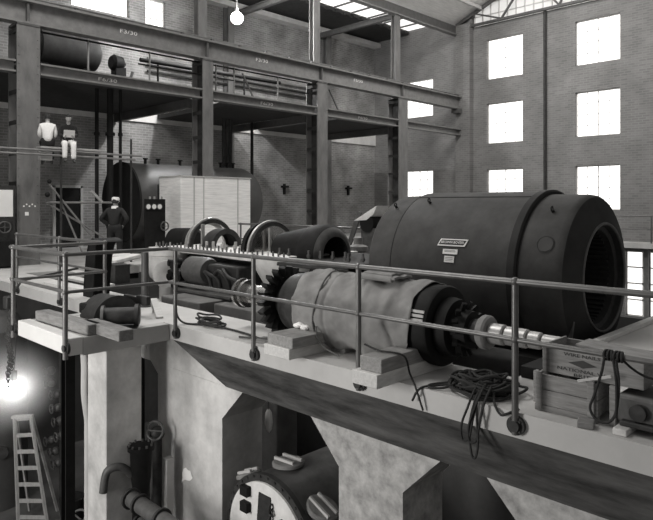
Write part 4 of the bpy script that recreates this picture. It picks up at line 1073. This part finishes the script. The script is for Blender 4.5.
A0 = Vector((-12.72,4.28,-2.42)); B0 = Vector((-12.50,4.50,-2.40)); A1 = Vector((-12.66,4.33,LOW)); B1 = Vector((-12.24,4.72,LOW))
part('rail', MB().bar(A1, A0, .045, .08), 'ladder', la); part('rail', MB().bar(B1, B0, .045, .08), 'ladder', la)
for k in range(7):
    t = .02+k/6.6
    part('rung', MB().bar(A0.lerp(A1,t), B0.lerp(B1,t), .03, .07), 'ladder', la)
part('cap', MB().bar(A0-Vector((.03,.03,0)), B0+Vector((.03,.03,0)), .1, .05), 'ladder', la)
for a_, b_ in ((A0,A1),(B0,B1)): part('rear_leg', MB().bar(a_+Vector((-.05,.05,-.03)), b_+Vector((-.42,.36,0)), .035, .05), 'ladder', la)
ch = thing('chain_hoist', 'chain hoist with loose chains hanging at the far left edge', 'hoist', (-10.7,3.5,-.2))
part('block', MB().box(-10.70,-10.52,3.42,3.58,.02,.22), 'iron', ch, .02)
part('hanger', MB().tube([(-10.61,3.50,.2),(-10.65,3.7,.45),(-10.7,4.65,.58)],.02,6), 'iron', ch)
for k,(dx,L) in enumerate(((-.07,1.1),(-.01,1.3),(.06,1.0))):
    q = MB(); z = .03
    kk = 0
    while z > .03-L:
        c = Vector((-10.61+dx,3.50+.02*math.sin(kk*.4),z)); ax = (1,0,0) if kk % 2 else (0,1,0)
        q.torus(c, ax, .028, .009, 10, 5); z -= .042; kk += 1
    part('chain', q, 'iron_mid', ch)
vm = thing('valve_manifold', 'cluster of dark valves and handwheels behind the ladder', 'valves', (-12.9,5.3,LOW))
rnd = random.Random(8)
part('riser', MB().cyl((-13.05,5.35,LOW),(-13.05,5.35,-1.4),.08,n=12).cyl((-12.75,5.35,LOW),(-12.75,5.35,-1.9),.07,n=12), 'iron', vm)
for k in range(9):
    c = Vector((-13.2+rnd.uniform(0,.6),5.12+rnd.uniform(0,.15),-3.7+.24*k))
    v_ = part('valve', MB().sphere(c,.09,n=12).cyl(c-Vector((0,.12,0)),c,.035,n=8), 'iron_mid', vm)
    part('handwheel', MB().torus(c-Vector((0,.13,0)),(0,1,0),.085,.016,18,6), 'iron_mid', v_)
one('drain_barrel', 'dark open barrel on the basement floor right of the ladder', 'barrel', MB().lathe([(0,0),(0,.2),(.5,.24),(.5,.2),(.05,.18),(.05,0)], (-12.0,5.1,LOW), (0,0,1), 28), 'black', (-12,5.1,LOW))
one('hanging_hose', 'dark hose hanging in a loop under the bay at the left', 'hose', MB().tube(wander([(-9.95,4.72,-.22),(-10.0,4.62,-.45),(-9.95,4.6,-.75),(-9.6,4.55,-.85),(-9.35,4.6,-.5),(-9.3,4.72,-.22)],.02),.02,8), 'rope', (-9.7,4.6,-.5))
one('bent_pipe', 'pale bent pipe curving down beside the square concrete column', 'pipe', MB().tube(wander([(-9.25,4.0,-.35),(-9.02,4.0,-.42),(-8.96,4.0,-.7),(-8.96,4.0,-1.1),(-8.96,4.05,-1.5)],.05),.06,12).cyl((-8.96,4.05,-1.5),(-8.96,4.05,LOW),.06,n=12).cyl((-9.25,4.0,-.35),(-9.25,4.0,-.21),.06,n=12), 'concrete', (-9,4,-1))
one('vertical_pipe', 'dark vertical pipe between the steel post and the square concrete column', 'pipe', MB().cyl((-9.35,4.4,LOW),(-9.35,4.4,-.21),.16,n=20), 'black', (-9.35,4.4,LOW))
for k,(x,y,r,w) in enumerate(((-11.6,6.2,.2,'thicker'),(-11.0,6.6,.12,'thinner'))):
    one('vertical_pipe', 'dark basement riser pipe behind the steel post, the %s one' % w, 'pipe', MB().cyl((x,y,LOW),(x,y,-.21),r,n=18), 'iron', (x,y,LOW))
for k,(x,y,z,w) in enumerate(((-10.6,4.6,-4.1,'left'),(-10.1,4.9,-4.2,'right'))):
    t = thing('gate_valve', 'small pale valve on the basement floor left of the square concrete column, %s one' % w, 'valve', (x,y,LOW))
    part('body', MB().cyl((x,y,LOW),(x,y,z+.3),.06,n=12).sphere((x,y,z+.1),.11,n=14), 'iron_mid', t)
    part('handwheel', MB().torus((x,y,z+.38),(.3,-.5,1),.14,.02,24,6).bar((x-.13,y,z+.38),(x+.13,y,z+.38),.02,.02), 'iron_mid', t)
# strainer, valve and pipes between the column and the broad pier
sx, sy = -8.05, 4.4
dv = thing('strainer', 'dark cylindrical strainer with a bolted lid between the square column and the broad pier', 'strainer', (sx,sy,LOW))
part('body', MB().lathe([(0,0),(0,.12),(2.2,.12),(2.35,.14),(2.72,.155),(2.72,.185),(2.78,.185),(2.78,0)], (sx,sy,LOW), (0,0,1), 32), 'black', dv)
for k in range(10):
    a = 2*PI*k/10
    part('bolt', MB().cyl((sx+.16*math.cos(a),sy+.16*math.sin(a),-1.725),(sx+.16*math.cos(a),sy+.16*math.sin(a),-1.69),.018,n=6), 'iron_mid', dv)
part('elbow', MB().tube(wander([(sx-.05,sy-.1,-2.12),(sx-.10,sy-.26,-1.98),(sx-.17,sy-.42,-2.02),(sx-.19,sy-.47,-2.3)],.08),.055,14), 'iron_mid', dv)
gv = thing('gate_valve', 'round dark valve body above the strainer at the left face of the broad pier', 'valve', (-8.2,4.85,-1.6))
part('body', MB().sphere((-8.3,4.8,-1.72),.11,n=18).cyl((-8.3,4.8,-1.8),(-8.3,4.8,LOW),.07,n=16), 'iron', gv)
part('handwheel', MB().torus((-8.22,4.72,-1.64),(.5,-.8,.2),.13,.02,28,8).bar((-8.32,4.66,-1.64),(-8.12,4.78,-1.64),.02,.02), 'iron_mid', gv)
one('side_riser', 'pale narrow riser duct beside the broad pier', 'duct', MB().box(-8.02,-7.9,4.72,4.84,LOW,-1.98), 'concrete', (-7.96,4.8,LOW), None, .01)
for k,(y,z,r,x0,w) in enumerate(((4.1,-2.28,.105,-7.80,'upper'),(4.14,-2.56,.10,-7.62,'lower'))):
    t = thing('flanged_pipe', 'thick flanged iron pipe running along the foot of the broad pier, %s one' % w, 'pipe', (-7,y,z))
    part('pipe', MB().cyl((x0,y,z),(-5.0,y,z),r,n=28), 'iron_mid', t)
    for x in (x0+.02,x0+.26,x0+.8): part('flange', MB().cyl((x,y,z),(x+.04,y,z),r*1.32,n=28), 'iron', t)
    part('end_cap', MB().lathe([(0,0),(.02,.05),(.06,.07),(.12,.07)], (x0-.1,y,z), X, 18), 'bright', t)
    part('support', MB().box(-6.1,-6.0,y-.04,y+.04,z-r-.085,z-r+.01) if k == 0 else MB().cyl((-6.05,y,LOW),(-6.05,y,z-r*.8),.05,n=10), 'iron', t)
# condenser
CXx, CZ, CR = -5.86, -2.46, .79
cd = thing('condenser', 'large riveted condenser shell with an open tube plate seen through the opening under the floor', 'condenser', (CXx,7,LOW))
part('shell', MB().lathe([(.06,CR-.05),(.06,CR),(2.3,CR),(2.3,0)], (CXx,4.9,CZ), (0,1,0), 64), 'iron_mid', cd)
part('shell_flange', MB().lathe([(.0,CR-.08),(0,CR+.03),(.07,CR+.03),(.07,CR)], (CXx,4.9,CZ), (0,1,0), 64), 'iron', cd)
tp = part('tube_plate', MB().lathe([(.0,0),(.0,CR-.06),(.05,CR-.06)], (CXx,4.87,CZ), (0,1,0), 56), 'casting', cd, label='pale round tube plate')
part('dark_opening', MB().prism([(CXx-.12,4.868,CZ+.60),(CXx+.10,4.868,CZ+.60),(CXx+.12,4.868,CZ-.2),(CXx-.2,4.868,CZ-.2)], (0,-.012,0)), 'bore', tp)
for s, a in ((-1,.35),(1,.35),(-1,-.05),(1,-.05),(-1,.55)):
    part('lug', MB().box(CXx+s*.36-.07,CXx+s*.36+.07,4.80,4.87,CZ+a-.06,CZ+a+.06), 'black', tp)
for k in range(8):
    part('chain_link', MB().torus((CXx+.13,4.845,CZ+.5-.07*k),(0,1,0) if k % 2 else (1,0,0),.035,.012,12,6), 'iron', tp)
for k in range(36):
    a = 2*PI*k/36
    part('bolt', MB().cyl((CXx+(CR+.0)*math.cos(a),4.885,CZ+(CR+.0)*math.sin(a)),(CXx+CR*math.cos(a),4.91,CZ+CR*math.sin(a)),.018,n=6), 'iron', cd)
for x, y, z, r, lab in ((-5.98,5.35,-1.66,.21,'middle manhole cover with two ribs'),(-6.5,5.12,-1.9,.17,'left manhole cover'),(-5.22,5.2,-1.93,.2,'right manhole cover')):
    n_ = Vector((x-CXx,0,z-CZ)).normalized()
    o_ = Vector((x,y,z)); n_ = (n_+Vector((0,0,1.2))).normalized()
    cvx = part('manhole_cover', MB().lathe([(-.14,r*.8),(.0,r*.8),(.0,r),(.035,r),(.05,r*.9),(.05,0)], o_, n_, 36), 'cover', cd, label=lab)
    for s in (-.35,.35):
        t_ = (Vector((1,0,0))-n_*n_.x).normalized(); sd = n_.cross(t_).normalized(); c0 = o_+n_*.06+sd*r*s
        part('rib', MB().bar(c0-t_*r*.85, c0+t_*r*.85, .03, .05, up=n_), 'concrete', cvx)
for y in (5.4,6.8): part('saddle', MB().box(CXx-.5,CXx+.5,y-.15,y+.15,LOW,CZ-.5), 'iron', cd)
one('hanging_bag', 'pale cloth bag hanging in the dark opening under the floor', 'bag', MB().lathe([(0,.02),(.06,.05),(.2,.06),(.3,.045),(.36,0)], (-7.1,5.95,-1.35), (0,.05,-1), 14), 'paper', (-7,5.95,-1.4))
one('hanging_rope', 'short rope holding the pale bag under the floor', 'rope', MB().cyl((-7.1,5.95,-1.36),(-7.1,5.95,-.75),.01,n=6), 'twine', (-7,5.95,-1))
# ------------------------------------------------------------------ light: overcast daylight through the open front of the hall, a roof light, lamps and added lights
w = bpy.data.worlds.new('world'); S.world = w; w.use_nodes = True
nt = w.node_tree; bg = nt.nodes['Background']
tc = nt.nodes.new('ShaderNodeTexCoord'); sp_ = nt.nodes.new('ShaderNodeSeparateXYZ'); mr = nt.nodes.new('ShaderNodeMapRange')
nt.links.new(tc.outputs['Generated'], sp_.inputs[0]); nt.links.new(sp_.outputs[2], mr.inputs[0])
mr.inputs[1].default_value = -.2; mr.inputs[2].default_value = .6; mr.inputs[3].default_value = .08; mr.inputs[4].default_value = .2
nt.links.new(mr.outputs[0], bg.inputs['Strength']); bg.inputs['Color'].default_value = (1,.985,.96,1)
def area(name, loc, target, sx, sy, power):
    l = bpy.data.lights.new(name, 'AREA'); l.shape = 'RECTANGLE'; l.size = sx; l.size_y = sy; l.energy = power; l.color = (1,.985,.96)
    o = bpy.data.objects.new(name, l); COL.objects.link(o); o.location = loc
    o.rotation_euler = (Vector(target)-Vector(loc)).to_track_quat('-Z','Y').to_euler()
    return o
area('roof_light', (-12, 4.5, 13), (-11, 5.5, 0), 8, 5, 950)
area('front_key', (-8.0, -3.6, .6), (-8.6, 5, -1), 2.6, 3.6, 430)  # unseen key light added in front of the floor edge
area('far_wall_fill', (-12, 20, 13.2), (-14, 24, 3), 9, 5, 1150)  # added fill that lifts the far walls
def point(name, loc, power, r):
    l = bpy.data.lights.new(name, 'POINT'); l.energy = power; l.shadow_soft_size = r
    o = bpy.data.objects.new(name, l); COL.objects.link(o); o.location = loc
point('lamp_light', (-19.1,14.6,8.9), 1250, .2)
point('work_light', (-11.75,3.95,-1.58), 60, .13)
# added scattering ball imitating the glare about the work lamp
v = MB().sphere((-11.72,3.9,-1.55), .95, n=24)
o = link('lamp_glare', v.bm, M['paper'], None, 0, (-11.72,3.9,-1.55)); o['kind'] = 'stuff'; o['label'] = 'added scattering ball imitating the glare about the work lamp at the lower left'; o['category'] = 'halo'
hm = bpy.data.materials.new('glare_volume'); hm.use_nodes = True; n_ = hm.node_tree; n_.nodes.clear()
out = n_.nodes.new('ShaderNodeOutputMaterial'); vs = n_.nodes.new('ShaderNodeVolumeScatter'); tcx = n_.nodes.new('ShaderNodeTexCoord')
mpg = n_.nodes.new('ShaderNodeMapping'); mpg.inputs['Scale'].default_value = (1/.95,)*3
gr_ = n_.nodes.new('ShaderNodeTexGradient'); gr_.gradient_type = 'QUADRATIC_SPHERE'; mm = n_.nodes.new('ShaderNodeMath'); mm.operation = 'MULTIPLY'; mm.inputs[1].default_value = 2.6
n_.links.new(tcx.outputs['Object'], mpg.inputs[0]); n_.links.new(mpg.outputs[0], gr_.inputs[0]); n_.links.new(gr_.outputs['Fac'], mm.inputs[0]); n_.links.new(mm.outputs[0], vs.inputs['Density'])
n_.links.new(vs.outputs[0], out.inputs['Volume']); o.data.materials.clear(); o.data.materials.append(hm)

# repeats of one kind carry a common group phrase
GROUPS = dict(concrete_pier='concrete piers under the floor', steel_column='big steel columns in a row', gallery_beam='gallery floor beams between the columns',
    cross_beam='beams under the upper gallery', tie_beam='tie beams across the side aisle', wall_stanchion='steel stanchions against the walls', pipe_railing='pipe railings',
    wood_block='loose wood blocks on the floor', wooden_crate='wooden crates at the right', floor_plank='planks lying on the floor', timber_beam='timber beams on the bay',
    hanging_pipe='pair of pipes hanging from the gallery', wall_pipe='horizontal pipes on the brick wall', wall_bracket='small wall brackets', gallery_downpipe='pipes dropping from the gallery',
    vertical_pipe='upright pipes', pump_casting='pale pump castings', floor_beam='beams under the pump castings', machine_pedestal='concrete pedestals under the turbine', person='people in the hall',
    flanged_pipe='flanged pipes along the broad pier', gate_valve='basement valves', knee_brace='knee braces above the gallery', iron_bracket='loose iron brackets')
for o in list(bpy.data.objects):
    k = o.name.split('.')[0]
    if o.parent is None and 'label' in o and k in GROUPS: o['group'] = GROUPS[k]
